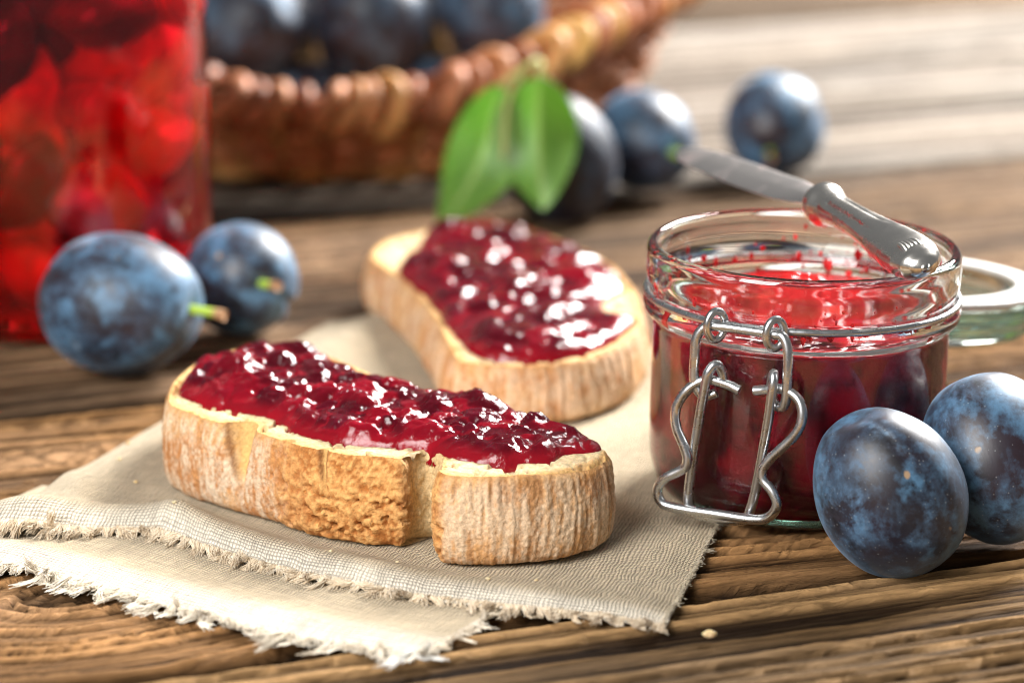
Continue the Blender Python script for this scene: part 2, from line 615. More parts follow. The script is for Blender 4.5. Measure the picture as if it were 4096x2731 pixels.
plank(113.0, 135.0, far_u, 0.5, 0.04, (0.10, 0.06, 0.04), (0.28, 0.19, 0.12), 0.4, 83, grey=0.3)

# ------------------------------------------------------------------ the linen napkin
napkin = thing('linen_napkin', 'folded beige linen napkin with frayed edges under the bread slices', 'napkin', (-3, 0, 0))
NO = np.array([-3, 0, 0.0])
LINEN = np.array([0.50, 0.40, 0.265])


def cloth_layer(name, front, back, n, m, zfun, pale_w, seed, cuts=0.05):
    F0 = spline(front, n)
    B0 = spline(back, n)
    t = np.linspace(0, 1, m)
    P = F0[:, None] * (1 - t)[None, :, None] + B0[:, None] * t[None, :, None]
    P = P + (0.12 * (fbm(np.arange(n)[:, None] * .05, t[None] * 3, 0, seed, 3) - .5) * np.exp(-t / .1)[None])[..., None] * np.array([0.3, 1.0])
    L = np.linalg.norm(B0 - F0, axis=1)
    d = L[:, None] * t[None]                                        # distance from the frayed front edge
    fl = np.concatenate([[0], np.cumsum(np.linalg.norm(np.diff(F0, axis=0), axis=1))])
    s = np.broadcast_to(fl[:, None], d.shape)
    X, Y = P[..., 0], P[..., 1]
    Z = zfun(X, Y, d, s, fl[-1])
    V = np.stack([X, Y, Z], -1)
    pale = np.exp(-(d / pale_w) ** 4) * 0.72  # light catching the front edge, painted as a paler strip
    C = mix(LINEN, np.array([0.74, 0.68, 0.58]), pale)
    C = C * (0.88 + 0.24 * fbm(X * .8, Y * .8, 0, seed + 5, 3))[..., None]
    wv = np.stack([s * np.ones_like(d), d, 0 * d], -1)
    o = mesh_obj(name, V - NO, grid_faces(n, m, flip=False), M['linen'], napkin, True, C, vec=wv)
    md = o.modifiers.new('thickness', 'SOLIDIFY')
    md.thickness = 0.0007
    md.offset = -1
    return o, V


def z_top(X, Y, d, s, L):
    a = s / L
    base = 0.25 - 0.16 * sstep(0.6, 3.4, X + 0.27 * (Y + 10)) * sstep(1.0, -2.5, Y + 5) - 0.10 * sstep(4.5, 6.0, X - 0.27 * (Y + 3.5))
    ridge = (0.42 - 0.30 * sstep(0.25, 0.95, a)) * (0.75 + 0.5 * fbm(s * .35, 1.3, 0, 5, 2))
    kink = 0.30 * np.exp(-((s - 5.4) / 0.55) ** 2)
    r = (ridge + kink * .5) * np.exp(-((d - 0.95) / 0.75) ** 2)
    left = 0.42 * np.exp(-((s - 1.3 - .06 * d) / 1.5) ** 2) * sstep(0, .5, s)
    under = -0.2 * (1 - sstep(0, .45, s))
    w = 0.05 * (fbm(X * .5, Y * .5, 0, 77, 3) - .5) * 2
    fold = 0.12 * np.exp(-((X + 0.42 * Y + 12.3) / 0.5) ** 2) * sstep(3.5, 1.0, s)
    droop = -0.10 * np.exp(-(d / .35) ** 2)
    return np.maximum(base + r + left + under + w * sstep(0.8, 2.2, d) * .6 + fold + droop, 0.085)


front_top = [(-14.4, -4.7), (-13.2, -4.35), (-11.3, -3.9), (-9.75, -3.75), (-8.9, -4.25), (-6.4, -6.35), (-4.0, -7.75), (-1.9, -8.75), (1.3, -9.55), (2.6, -9.8), (3.7, -10.3)]
back_top = [(-6.4, 17.2), (1.5, 15.2), (9.4, 12.6)]
top_o, TV = cloth_layer('top_layer', front_top, back_top, 340, 300, z_top, 0.75, 3)


def z_low(X, Y, d, s, L):
    r = (0.16 + .12 * fbm(s * .4, 4.4, 0, 9, 2)) * np.exp(-((d - 1.0) / 0.8) ** 2) * sstep(L, L - 2, s)
    w = 0.03 * (fbm(X * .6, Y * .6, 0, 91, 2) - .5)
    lift = 0.16 * (1 - sstep(0, 7, s))
    return 0.085 + (r + lift) * sstep(4.6, 2.0, d) + np.maximum(w, -.02) * sstep(4.0, 2.0, d)


front_low = [(-16.2, -5.2), (-13.6, -5.95), (-12.0, -6.7), (-10.65, -7.45), (-8.3, -9.1), (-6.4, -10.4), (-4.9, -11.25), (-3.3, -11.85), (-2.0, -12.1)]
back_low = [(-13.0, .6), (-8, -1.2), (1.1, -6.8)]
low_o, LV = cloth_layer('bottom_layer', front_low, back_low, 260, 150, z_low, 1.1, 13)


def fringe(name, edge, inner, per_cm, length, rad, seed, down, clump=0.5, pal=((0.52, 0.42, 0.29), (0.72, 0.66, 0.56))):
    """frayed thread ends along an edge (n,3); inner = points one step inside the cloth"""
    r = np.random.default_rng(seed)
    L = np.concatenate([[0], np.cumsum(np.linalg.norm(np.diff(edge, axis=0), axis=1))])
    cnt = int(L[-1] * per_cm)
    pos = np.sort(r.uniform(0, L[-1], cnt))
    E_ = np.stack([np.interp(pos, L, edge[:, k]) for k in range(3)], 1)
    I_ = np.stack([np.interp(pos, L, inner[:, k]) for k in range(3)], 1)
    out = E_ - I_
    out /= np.linalg.norm(out, axis=1)[:, None]
    tang = np.stack([np.interp(pos, L, np.gradient(edge[:, k])) for k in range(3)], 1)
    tang /= np.linalg.norm(tang, axis=1)[:, None]
    Vs, Fs, Cs, off = [], [], [], 0
    segs, rings = 4, 6
    lean = (fbm(pos * 2.2, 0.5, 0, seed + 1, 2) - .5) * 2.4 * clump
    tall = 0.35 + 1.3 * fbm(pos * 3.1, 1.5, 0, seed + 2, 2) ** 1.3
    bid = np.floor(pos * 9 + 1.2 * vnoise(pos * 3, .2, 0, seed)).astype(int)
    bid -= bid.min()
    bdir = r.normal(0, .45, (bid.max() + 1, 3)); bcurl = r.normal(0, .75, (bid.max() + 1, 3)); blen = r.uniform(.55, 1.35, bid.max() + 1)
    bmid = np.array([pos[bid == j].mean() if (bid == j).any() else 0 for j in range(bid.max() + 1)])
    for k in range(cnt):
        ln = blen[bid[k]] * length * tall[k] * r.uniform(0.75, 1.15)
        d0 = out[k] + tang[k] * (lean[k] * .5 + r.normal(0, .10) + bdir[bid[k], 0] - (pos[k] - bmid[bid[k]]) / ln * .55) + np.array([0, 0, r.normal(0.05, .10) + bdir[bid[k], 2] * .8 - down])
        d0 /= np.linalg.norm(d0)
        curl = bcurl[bid[k]] + r.normal(0, .22, 3) + np.array([0, 0, -0.30])
        t = np.linspace(0, 1, rings)[:, None]
        P = E_[k] - out[k] * 0.10 + r.normal(0, .022, 3) + d0 * ln * t + curl * ln * .55 * t ** 2 + r.normal(0, .018, (rings, 3)) * t
        P[:, 2] = np.maximum(P[:, 2], 0.03)
        V, F, _ = tube_data(P, rad * r.uniform(.7, 1.3) * np.linspace(1.0, .55, rings), segs)
        Vs.append(V); Fs.append(F + off); off += len(V)
        c = np.array(pal[0]) + (np.array(pal[1]) - np.array(pal[0])) * r.random()
        Cs.append(np.tile(c, (len(V), 1)))
    o = mesh_obj(name, np.vstack(Vs) - NO, np.vstack(Fs), M['thread'], napkin, True, np.vstack(Cs))
    o['kind'] = 'stuff'
    return o


fringe('top_fringe', TV[:, 0], TV[:, 4], 330, 0.34, 0.0155, 31, 0.05, 1.2, pal=((0.60, 0.46, 0.30), (0.78, 0.68, 0.53)))
fringe('bottom_fringe', LV[:, 0], LV[:, 4], 320, 0.44, 0.0155, 32, 0.10, 1.2, pal=((0.58, 0.49, 0.36), (0.80, 0.75, 0.65)))
fringe('side_fringe', TV[-1, :, :][:150], TV[-6, :, :][:150], 90, 0.12, 0.010, 33, 0.3, pal=((0.40, 0.33, 0.23), (0.55, 0.48, 0.36)))
fringe('bottom_side_fringe', LV[-1, :, :][:75], LV[-6, :, :][:75], 170, 0.28, 0.0145, 34, 0.2)
# loose tuft hanging from the lower corner
tuft_edge = np.linspace(LV[-10, 0], LV[-1, 0], 8)
fringe('corner_tuft', tuft_edge, tuft_edge + np.array([-.15, .5, 0.05]), 240, 0.75, 0.016, 35, 0.1, 0.25, pal=((0.62, 0.60, 0.55), (0.80, 0.79, 0.75)))
# fine stray fibres standing off the hem
fringe('stray_fibre', TV[:, 1] + np.array([0, 0, .02]), TV[:, 5], 7, 0.5, 0.006, 36, -0.5, 0.6)


# ------------------------------------------------------------------ bread
def inside_sdf(P, poly):
    """signed distance to a closed polygon, positive inside (P: (k,2))"""
    A, B = poly, np.roll(poly, -1, 0)
    best = np.full(len(P), 1e9)
    cross = np.zeros(len(P), bool)
    for a, b in zip(A, B):
        ab = b - a
        t = np.clip(((P - a) @ ab) / (ab @ ab + 1e-12), 0, 1)
        best = np.minimum(best, np.hypot(*(P - (a + t[:, None] * ab)).T))
        c = (a[1] > P[:, 1]) != (b[1] > P[:, 1])
        with np.errstate(divide='ignore', invalid='ignore'):
            xi = a[0] + (P[:, 1] - a[1]) * (b[0] - a[0]) / (b[1] - a[1])
        cross ^= c & (P[:, 0] < xi)
    return np.where(cross, best, -best)


def bread(label, outline, seg, z0, z1, n, seed, zone, dents=(), dense=48, thin=0.0, flare=0.0):
    """outline: plan points (counter-clockwise); zone(x, y) -> dict of masks"""
    O = spline(outline, n, closed=True)
    T = np.roll(O, -1, 0) - np.roll(O, 1, 0)
    T /= np.linalg.norm(T, axis=1)[:, None]
    N = np.stack([T[:, 1], -T[:, 0]], 1)
    ctr = O.mean(0)
    root = thing('bread_slice', label, 'bread', (ctr[0], ctr[1], z0))
    org = np.array([ctr[0], ctr[1], z0])
    step = np.linalg.norm(O[1] - O[0])
    sarr = np.arange(n) * step
    t = np.linspace(0, 1, dense)
    H = (z1 - z0 - 0.16 * sstep(0.0, 2.2, O[:, 0]) * thin)[:, None]
    Sg, Tg = np.meshgrid(sarr, t, indexing='ij')
    X0 = np.broadcast_to(O[:, None, 0], Sg.shape); Y0 = np.broadcast_to(O[:, None, 1], Sg.shape)
    zz = zone(X0, Y0)
    flute, torn, pale, flour = zz['flute'], zz['torn'], zz['pale'], zz['flour']
    wob = fbm(Sg * .6, Tg * 1.5, 0, seed, 3) - .5
    bul = 0.10 * np.sin(math.pi * np.clip(Tg * 1.05, 0, 1)) - 0.22 * np.exp(-Tg / .05) * .7 - 0.10 * np.exp(-(1 - Tg) / .03)
    fl = fbm(Sg * 9.5 + wob * 3.0 + Tg * .9, Tg * 1.1, 0, seed + 1, 3)
    amp = 0.35 + 1.3 * fbm(Sg * .8, Tg * 1.2, 0, seed + 21, 2)
    fl2 = fbm(Sg * 11 + wob * 2, Tg * 2.2, 0, seed + 2, 2)
    tf = 1 - np.exp(-(1 - Tg) / .07)
    disp = bul + flare * (1 - Tg) + 0.06 * wob + flute * tf * amp * ((fl - .5) * 0.115 + (fl2 - .5) * .06)
    rough = fbm(Sg * 2.6 + Tg * 2.2, Tg * 7.5, 0.5, seed + 3, 5, .6)
    pores = fbm(Sg * 4.0, Tg * 12, 0, seed + 4, 3)
    disp += torn * tf * ((rough - .5) * 0.20 - 0.20 * sstep(0.60, 0.74, pores) * sstep(.75, .5, Tg))
    fine = fbm(Sg * 9, Tg * 22, 0, seed + 5, 3)
    disp += (fine - .5) * (0.05 + .05 * torn)
    C = mix(np.array([0.47, 0.20, 0.068]), np.array([0.60, 0.315, 0.125]), sstep(.35, .65, fbm(Sg * .9, Tg * 2.2, 0, seed + 6, 4)))
    tornc = mix(np.array([0.38, 0.135, 0.030]), np.array([0.72, 0.385, 0.135]), sstep(.36, .64, rough * .55 + fine * .45))
    C = mix(C, np.array([0.62, 0.34, 0.12]), 0.75 * np.exp(-(1 - Tg) / 0.07))       # toasted upper lip
    C = mix(C, tornc, torn)
    C = mix(C, np.array([0.40, 0.20, 0.085]), flute * sstep(.52, .30, fl) * .75)
    fn = fbm(Sg * 1.1, Tg * 2.0, 0, seed + 7, 4) * .40 + fbm(Sg * 8, Tg * 3.5, 0, seed + 8, 3) * .35 + fbm(Sg * 14, Tg * 24, 0, seed + 18, 2) * .25
    fm = flour * (1 - torn) * sstep(.36, .64, fn + flute * (fl - .45) * .30) * (1 - 0.9 * np.exp(-(1 - Tg) / .07))
    C = mix(C, np.array([0.76, 0.62, 0.45]), fm * .62)
    # crust cracks: dents running down from the top
    for (dx, dy, w, dep, down) in dents:
        k = np.argmin(np.hypot(O[:, 0] - dx, O[:, 1] - dy))
        ds = Sg - sarr[k]
        ds = ds - (1 - Tg) * 0.35
        wt = w * np.clip(0.25 + (Tg - (1 - down)) / down, 0.06, 1.2)
        e = np.exp(-np.abs(ds / wt) ** 3)
        disp -= dep * e * (0.35 + .65 * sstep(1 - down - .1, 1, Tg))
        C = mix(C, np.array([0.66, 0.40, 0.145]), e * sstep(1 - down - .1, 1 - down + .2, Tg))
        rim = np.exp(-(((np.abs(ds) - wt) / 0.05) ** 2)) * sstep(1 - down, 1 - down + .25, Tg)
        C = mix(C, np.array([0.24, 0.095, 0.03]), rim * .85)
    C = mix(C, mix(np.array([0.56, 0.37, 0.165]), np.array([0.70, 0.525, 0.29]), fine), pale)
    disp += pale * ((rough - .5) * .2)
    Vx = X0 + N[:, None, 0] * disp
    Vy = Y0 + N[:, None, 1] * disp
    botw = 0.10 * (fbm(sarr * 1.6, 3.3, 0, seed + 9, 3))
    topw = 0.07 * (fbm(sarr * 1.1, 7.3, 0, seed + 10, 3) - .5)
    Vz = z0 + botw[:, None] * (1 - Tg) ** 3 + (H + topw[:, None]) * Tg - botw[:, None] * 0 
    V = np.stack([Vx, Vy, Vz], -1)
    mesh_obj('crust', V - org, grid_faces(n, dense, True, False), M['crust'], root, True, C)
    # crumb faces: rings closing towards the middle line of the slice
    a, b = np.array(seg[0], float), np.array(seg[1], float)
    tt = np.clip(((O - a) @ (b - a)) / ((b - a) @ (b - a)), 0, 1)
    mid = a + tt[:, None] * (b - a)
    for name, row, zb, flip in (('crumb', -1, z1, False), ('crumb_underside', 0, z0, True)):
        ks = np.concatenate([np.linspace(1, .75, 26), np.linspace(.72, 0, 14)]) if not flip else np.linspace(1, 0, 8)
        edge = V[:, row]
        R = mid[:, None] + (edge[:, None, :2] - mid[:, None]) * ks[None, :, None]
        w = np.exp(-(1 - ks) / .03)[None]
        zr = edge[:, None, 2] * w + zb * (1 - w)
        dirt = 0
        if not flip:
            pr = fbm(R[..., 0] * 2.4, R[..., 1] * 2.4, 0, seed + 12, 3)
            pf = fbm(R[..., 0] * 8, R[..., 1] * 8, 0, seed + 13, 2)
            inn = sstep(1.0, .97, ks)[None]
            zr = zr + inn * (-0.20 * sstep(.60, .74, pr) + (pf - .5) * .05 - 0.01)
            cc = mix(np.array([0.62, 0.37, 0.145]), np.array([0.68, 0.515, 0.30]), sstep(1.0, .84, ks)[None] * np.ones_like(pr))
            cc = cc * (0.85 + .3 * pf)[..., None]
            cc = mix(cc, np.array([0.62, 0.36, 0.13]), np.exp(-(1 - ks) / .03)[None] * np.ones_like(pr) * .85)
        else:
            cc = np.broadcast_to(np.array([0.70, 0.52, 0.30]), R.shape[:2] + (3,))
        Vr = np.concatenate([R, zr[..., None]], -1)
        mesh_obj(name, Vr - org, grid_faces(n, len(ks), True, False, flip=flip), M['crumb'], root, True, cc)
    return root, O


def jam_patch(label, outline, z, cell, seed, n_blobs, rmin, rmax, thick, relief=1.0):
    P = spline(outline, 260, closed=True)
    P = P + 0.10 * (np.stack([fbm(np.arange(260) * .13, 1.1, 0, seed, 3), fbm(np.arange(260) * .13, 9.1, 0, seed, 3)], 1) - .5) * 2
    lo, hi = P.min(0) - .25, P.max(0) + .25
    xs, ys = np.arange(lo[0], hi[0], cell), np.arange(lo[1], hi[1], cell)
    X, Y = np.meshgrid(xs, ys, indexing='ij')
    wx = X + 0.75 * (fbm(X * 1.5, Y * 1.5, 0, seed + 1, 4) - .5)
    wy = Y + 0.75 * (fbm(X * 1.5, Y * 1.5, 5, seed + 2, 4) - .5)
    sd = inside_sdf(np.stack([X.ravel(), Y.ravel()], 1), P).reshape(X.shape)
    r = np.random.default_rng(seed)
    acc = np.zeros_like(X)
    tone = np.zeros_like(X)
    k = 0
    while k < n_blobs:
        c = lo + (hi - lo) * r.random(2)
        if inside_sdf(c[None], P)[0] < 0.12:
            continue
        k += 1
        big = r.random() < 0.22
        R = r.uniform(rmin, rmax) * (1.0 if not big else 1.45)
        asp = r.uniform(0.35, 0.9); an = r.uniform(0, math.pi)
        dx, dy = wx - c[0], wy - c[1]
        u = (dx * math.cos(an) + dy * math.sin(an)) / R
        v = (-dx * math.sin(an) + dy * math.cos(an)) / (R * asp)
        q = u * u + v * v
        h = R ** .7 * r.uniform(.36, .66) * np.clip(1.0 - q, 0, 1) ** .7
        tn = r.random()
        tone = np.where(h > acc, tn, tone)
        acc = np.maximum(acc, h)
    for _ in range(2):                       # the syrup rounds every crease
        acc = (acc + np.roll(acc, 1, 0) + np.roll(acc, -1, 0) + np.roll(acc, 1, 1) + np.roll(acc, -1, 1)) / 5
        tone = (tone + np.roll(tone, 1, 0) + np.roll(tone, -1, 0) + np.roll(tone, 1, 1) + np.roll(tone, -1, 1)) / 5
    syrup = 0.10 + 0.20 * fbm(X * .9, Y * .9, 0, seed + 3, 2)
    body = np.maximum(acc, syrup) * .75 + .25 * (acc + syrup)
    body += 0.10 * (fbm(wx * 2.6, wy * 2.6, 0, seed + 4, 2) - .5) + 0.16 * (fbm(wx * 4.5, wy * 4.5, 0, seed + 5, 4) - .5)
    body = body * relief + (1 - relief) * .3
    edge = np.sqrt(np.clip(1 - (1 - np.clip(sd / 0.55, 0, 1)) ** 2, 0, 1))
    Hh = (thick * .45 + body) * edge * (0.7 + .3 * sstep(0, 1.5, sd))
    Z = z + np.where(sd > 0, Hh, -0.35 * np.clip(-sd / .1, 0, 1)) - 0.04
    keep = sd > -0.12
    kf = keep[:-1, :-1] & keep[1:, :-1] & keep[1:, 1:] & keep[:-1, 1:]
    q = grid_faces(*X.shape).reshape(X.shape[0] - 1, X.shape[1] - 1, 4)[kf]
    used, inv = np.unique(q.ravel(), return_inverse=True)
    V = np.stack([X, Y, Z], -1).reshape(-1, 3)[used]
    thin = sstep(.42, .14, Hh).ravel()[used]
    tn = tone.ravel()[used]
    C = mix(np.array([0.060, 0.0008, 0.005]), np.array([0.205, 0.0022, 0.010]), sstep(.2, .9, tn))
    C = mix(C, np.array([0.055, 0.002, 0.008]), sstep(.80, .92, tn) * .85)
    C = mix(C, np.array([0.30, 0.005, 0.012]), thin * .6)
    org = np.array([*P.mean(0), z])
    o = mesh_obj('jam_spread', V - org, inv.reshape(-1, 4), M['jam'], None, True, C)
    o.location = [c * S for c in org]
    tag(o, label, 'jam', 'jam spread on the bread')
    return o


Z0, Z1 = 0.30, 2.72


def zone1(x, y):
    right = sstep(-2.0, -1.6, x) * sstep(2, 1, y + x * .2)
    front = sstep(1.2, -0.6, y + 0.62 * (x + 5.0) - 0.2)              # camera-facing long side
    torn = sstep(-7.0, -4.8, x) * (1 - sstep(-2.75, -2.45, x)) * front
    pale = np.exp(-((x + 2.2) / 0.52) ** 4) * sstep(-6.35, -5.9, y) * front
    edge_r = np.exp(-((x + 1.85) / 0.16) ** 2) * front
    flute = np.clip(right + .35 * sstep(-7.2, -7.6, x), 0, 1) * (1 - pale)
    flour = np.clip(1.35 * sstep(-5.6, -6.4, x) + right * .85 + .15, 0, 1.35)
    return dict(flute=flute, torn=np.clip(np.maximum(torn * (1 - pale), edge_r * .9), 0, 1), pale=pale, flour=flour)


outline1 = [(-9.45, 0.1), (-9.15, -0.75), (-8.1, -1.95), (-6.7, -3.1), (-5.4, -4.35), (-4.2, -5.0), (-3.2, -5.25), (-2.80, -5.30), (-2.62, -4.85), (-2.3, -4.55), (-1.98, -4.65),
            (-1.82, -5.4), (-1.90, -6.35), (-1.5, -6.72), (-0.3, -6.8), (1.0, -6.45), (2.0, -5.75), (2.5, -4.95), (2.45, -4.1), (1.5, -2.75), (0.3, -1.25), (-0.9, -0.15), (-2.2, 0.75),
            (-3.3, 1.7), (-4.4, 3.4), (-5.6, 4.9), (-6.9, 5.6), (-8.1, 5.1), (-9.0, 3.7), (-9.45, 1.9)]
bread1, O1 = bread('torn oval bread slice with floured crust and a ragged notch, topped with jam', outline1, ((-7.2, 2.6), (0.7, -4.4)), Z0, Z1, 980, 101, zone1,
                   dents=((-7.35, -2.6, 0.42, 0.62, 0.66), (-4.9, -4.7, 0.10, 0.16, 0.45)), thin=1.0)
jam1_out = [(-9.1, 0.5), (-8.3, -0.45), (-7.1, -1.35), (-6.3, -1.9), (-5.7, -3.0), (-4.7, -3.85), (-3.4, -4.3), (-2.2, -4.55), (-1.4, -5.3), (-0.3, -5.75), (0.9, -5.6), (1.4, -4.95), (2.2, -4.6),
            (2.2, -4.1), (1.2, -2.85), (0.0, -1.35), (-1.3, -0.15), (-2.6, 0.6), (-3.6, 1.2), (-4.6, 2.6), (-5.6, 4.4), (-6.8, 5.15), (-7.9, 4.6), (-8.8, 3.3), (-9.15, 1.7)]
jam_patch('glossy red plum jam spread over the torn slice with the notch', jam1_out, Z1, 0.042, 211, 230, 0.24, 0.72, 0.42)


def zone2(x, y):
    f = np.ones_like(x)
    return dict(flute=f * .9, torn=0.5 * np.exp(-(((x + 2.3) / .5) ** 2 + ((y - 7.0) / .8) ** 2)), pale=0 * f, flour=f * .95)


outline2 = [(-1.7, 6.4), (-1.35, 5.8), (-0.5, 5.55), (0.3, 5.5), (1.3, 5.75), (2.1, 6.2), (3.0, 7.4), (3.5, 8.5), (3.95, 10.3), (4.05, 12.5), (3.84, 15.2), (3.2, 18.1), (1.7, 21.2), (0.6, 22.9), (-0.5, 23.6),
            (-2.4, 23.0), (-3.85, 21.8), (-4.55, 20.5), (-4.75, 18.7), (-4.2, 17.0), (-3.45, 15.2), (-2.8, 12.6), (-2.35, 10.4), (-1.95, 7.9)]
Z2 = 2.1
bread2, O2 = bread('oval bread slice with pale ridged crust lying between the jam jar and the torn slice', outline2, ((1.0, 8.2), (-1.7, 20.2)), Z0, Z2, 820, 303, zone2, dense=34, flare=0.22)
jam2_out = [(-1.1, 6.6), (-0.3, 6.05), (0.9, 6.0), (2.0, 6.6), (2.9, 7.8), (3.5, 9.3), (3.75, 10.5), (2.95, 11.2), (2.85, 12.7), (3.55, 14.2), (3.3, 16.5), (2.6, 18.5), (1.4, 20.9), (0.2, 22.8), (-0.6, 23.3),
            (-2.2, 22.7), (-3.0, 21.5), (-3.2, 19.5), (-3.75, 17.0), (-3.2, 14.8), (-2.5, 12.4), (-2.05, 10.2), (-1.6, 8.2)]
jam_patch('dark red plum jam spread over the slice with pale ridged crust', jam2_out, Z2, 0.075, 223, 210, 0.28, 0.85, 0.42, relief=0.68)


# ------------------------------------------------------------------ bread crumbs
def crumb(loc, size, seed, label, group):
    r = np.random.default_rng(seed)
    nu, nv = 14, 9
    th = np.linspace(0, 2 * math.pi, nu, endpoint=False)
    ph = np.linspace(0.02, math.pi - .02, nv)
    T, Pp = np.meshgrid(th, ph, indexing='ij')
    D = np.stack([np.cos(T) * np.sin(Pp), np.sin(T) * np.sin(Pp), np.cos(Pp)], -1)
    rad = 0.6 + .9 * fbm(D[..., 0] * 1.6 + seed, D[..., 1] * 1.6, D[..., 2] * 1.6, seed, 3)
    V = D * (rad * size)[..., None] * np.array([1.2, .8, .7])
    V[..., 2] -= V[..., 2].min()
    C = mix(np.array([0.66, 0.42, 0.18]), np.array([0.80, 0.66, 0.42]), r.random() * np.ones(V.shape[:2]))
    o = mesh_obj('bread_crumb', V, grid_faces(nu, nv, True, False, flip=True), M['crumb'], None, True, C)
    o.location = [c * S for c in loc]
    tag(o, label, 'crumb', group)


crumb((4.73, -10.77, -0.02), 0.13, 1, 'pale bread crumb lying on the bare wooden plank in front of the napkin corner', None)


def top_z(x, y):
    d = np.hypot(TV[..., 0] - x, TV[..., 1] - y)
    return float(TV[..., 2].ravel()[np.argmin(d)])


for k, (x, y, s_) in enumerate([(-10.9, 1.0, .06), (-10.3, -0.3, .05), (-10.9, 2.9, .05), (-8.9, -3.3, .05), (-4.6, -6.3, .045), (-0.6, -7.9, .05), (0.6, -7.6, .04), (-2.9, -6.7, .04)]):
    crumb((x, y, top_z(x, y) - .01), s_, 10 + k, 'tiny golden crumb fallen on the linen beside the torn slice', 'crumbs on the napkin')

# ------------------------------------------------------------------ plums
UP = Vector((0, 0, 1))


def plum(label, center, rad, length, axis, spin=0.0, stem=0.0, egg=0.06, seed=0, group='plums on the table', suture=0.05, n=96, mat='plum'):
    """rad: equatorial radii (two), length: half length along the stem axis"""
    q = UP.rotation_difference(Vector(axis).normalized()) @ Quaternion((0, 0, 1), math.radians(spin))
    root = thing('plum', label, 'plum', center, q, group)
    m = n // 2
    th = np.linspace(0, 2 * math.pi, n, endpoint=False)
    ph = np.linspace(0.0, math.pi, m)
    T, Pp = np.meshgrid(th, ph, indexing='ij')
    z = np.cos(Pp)
    rr = np.sin(Pp) * (1 - egg * z)
    sut = np.exp(-(np.minimum(T, 2 * math.pi - T) / 0.13) ** 2) * np.sin(Pp) ** 0.7
    rr = rr * (1 - suture * sut)
    lump = 1 + 0.03 * (fbm(np.cos(T) * np.sin(Pp) * 1.3 + seed, np.sin(T) * np.sin(Pp) * 1.3, z * 1.3, seed, 2) - .5) * 2
    zz = z * (1 - 0.10 * np.exp(-(Pp / 0.30) ** 2) - 0.02 * np.exp(-((math.pi - Pp) / .2) ** 2))
    V = np.stack([rr * np.cos(T) * rad[0] * lump, rr * np.sin(T) * rad[1] * lump, zz * length * lump], -1)
    mesh_obj('skin', V, grid_faces(n, m, True, False, flip=True), M[mat], root)
    if stem:
        zt = length * 0.87
        pts = spline([(0, 0, zt - .1), (0.02, 0, zt + stem * .35), (0.06, 0.04, zt + stem * .75), (0.12, 0.08, zt + stem)], 14)
        tcol = np.linspace(0, 1, 14)
        c = mix(np.array([0.34, 0.50, 0.05]), np.array([0.36, 0.19, 0.09]), sstep(.62, .8, tcol))
        rad_s = 0.14 + .035 * sstep(.6, .9, tcol) + 0.04 * np.exp(-tcol / .15)
        tube('stem', pts, rad_s, M['stem'], root, 10, False, c)
    return root


plum('blue plum lying on its side with a short green stem, beside the torn slice', (-12.16, 11.98, 2.24), (2.22, 2.22), 2.68, (0.93, -0.36, 0.03), -45, 1.25, seed=3, suture=0.06)
plum('plum with its green stem pointing forward, behind the plum lying on its side', (-8.80, 16.6, 1.88), (1.86, 1.84), 2.0, (0.42, -0.88, 0.14), -10, 1.15, seed=5, suture=0.12)
plum('large bloom-covered plum leaning against the front of the jam jar', (9.60, -5.75, 2.02), (2.0, 1.86), 2.28, (-0.42, -0.05, 0.90), -55, seed=8, suture=0.035)
plum('hazy blue plum tucked behind the one leaning against the jam jar', (12.62, -3.55, 2.24), (2.0, 1.85), 2.32, (-0.25, 0.45, 0.85), 20, seed=13, suture=0.03)
plumA = plum('dark plum with two green leaves on its stalk in front of the basket', (1.75, 33.3, 2.35), (2.22, 2.22), 2.55, (-0.25, -0.05, 0.95), 90, 0, seed=21, mat='dark_plum')
plum('plum with a green stem, between the leafy plum and the lone pale blue plum', (5.20, 37.4, 2.18), (1.98, 2.0), 2.25, (0.50, -0.84, -0.05), 60, 1.0, seed=34)
plum('lone pale blue plum on the bare planks beyond the knife tip', (10.6, 40.7, 2.08), (2.05, 2.1), 2.25, (-0.15, -0.90, -0.30), 10, 0.8, seed=55)

# the two leaves and the stalk of the leafy plum (built in world centimetres, then moved into the plum's frame)
bpy.context.view_layer.update()


def to_local(o, root):
    inv = root.matrix_world.inverted()
    o.data.transform(inv)
    o.data.update()


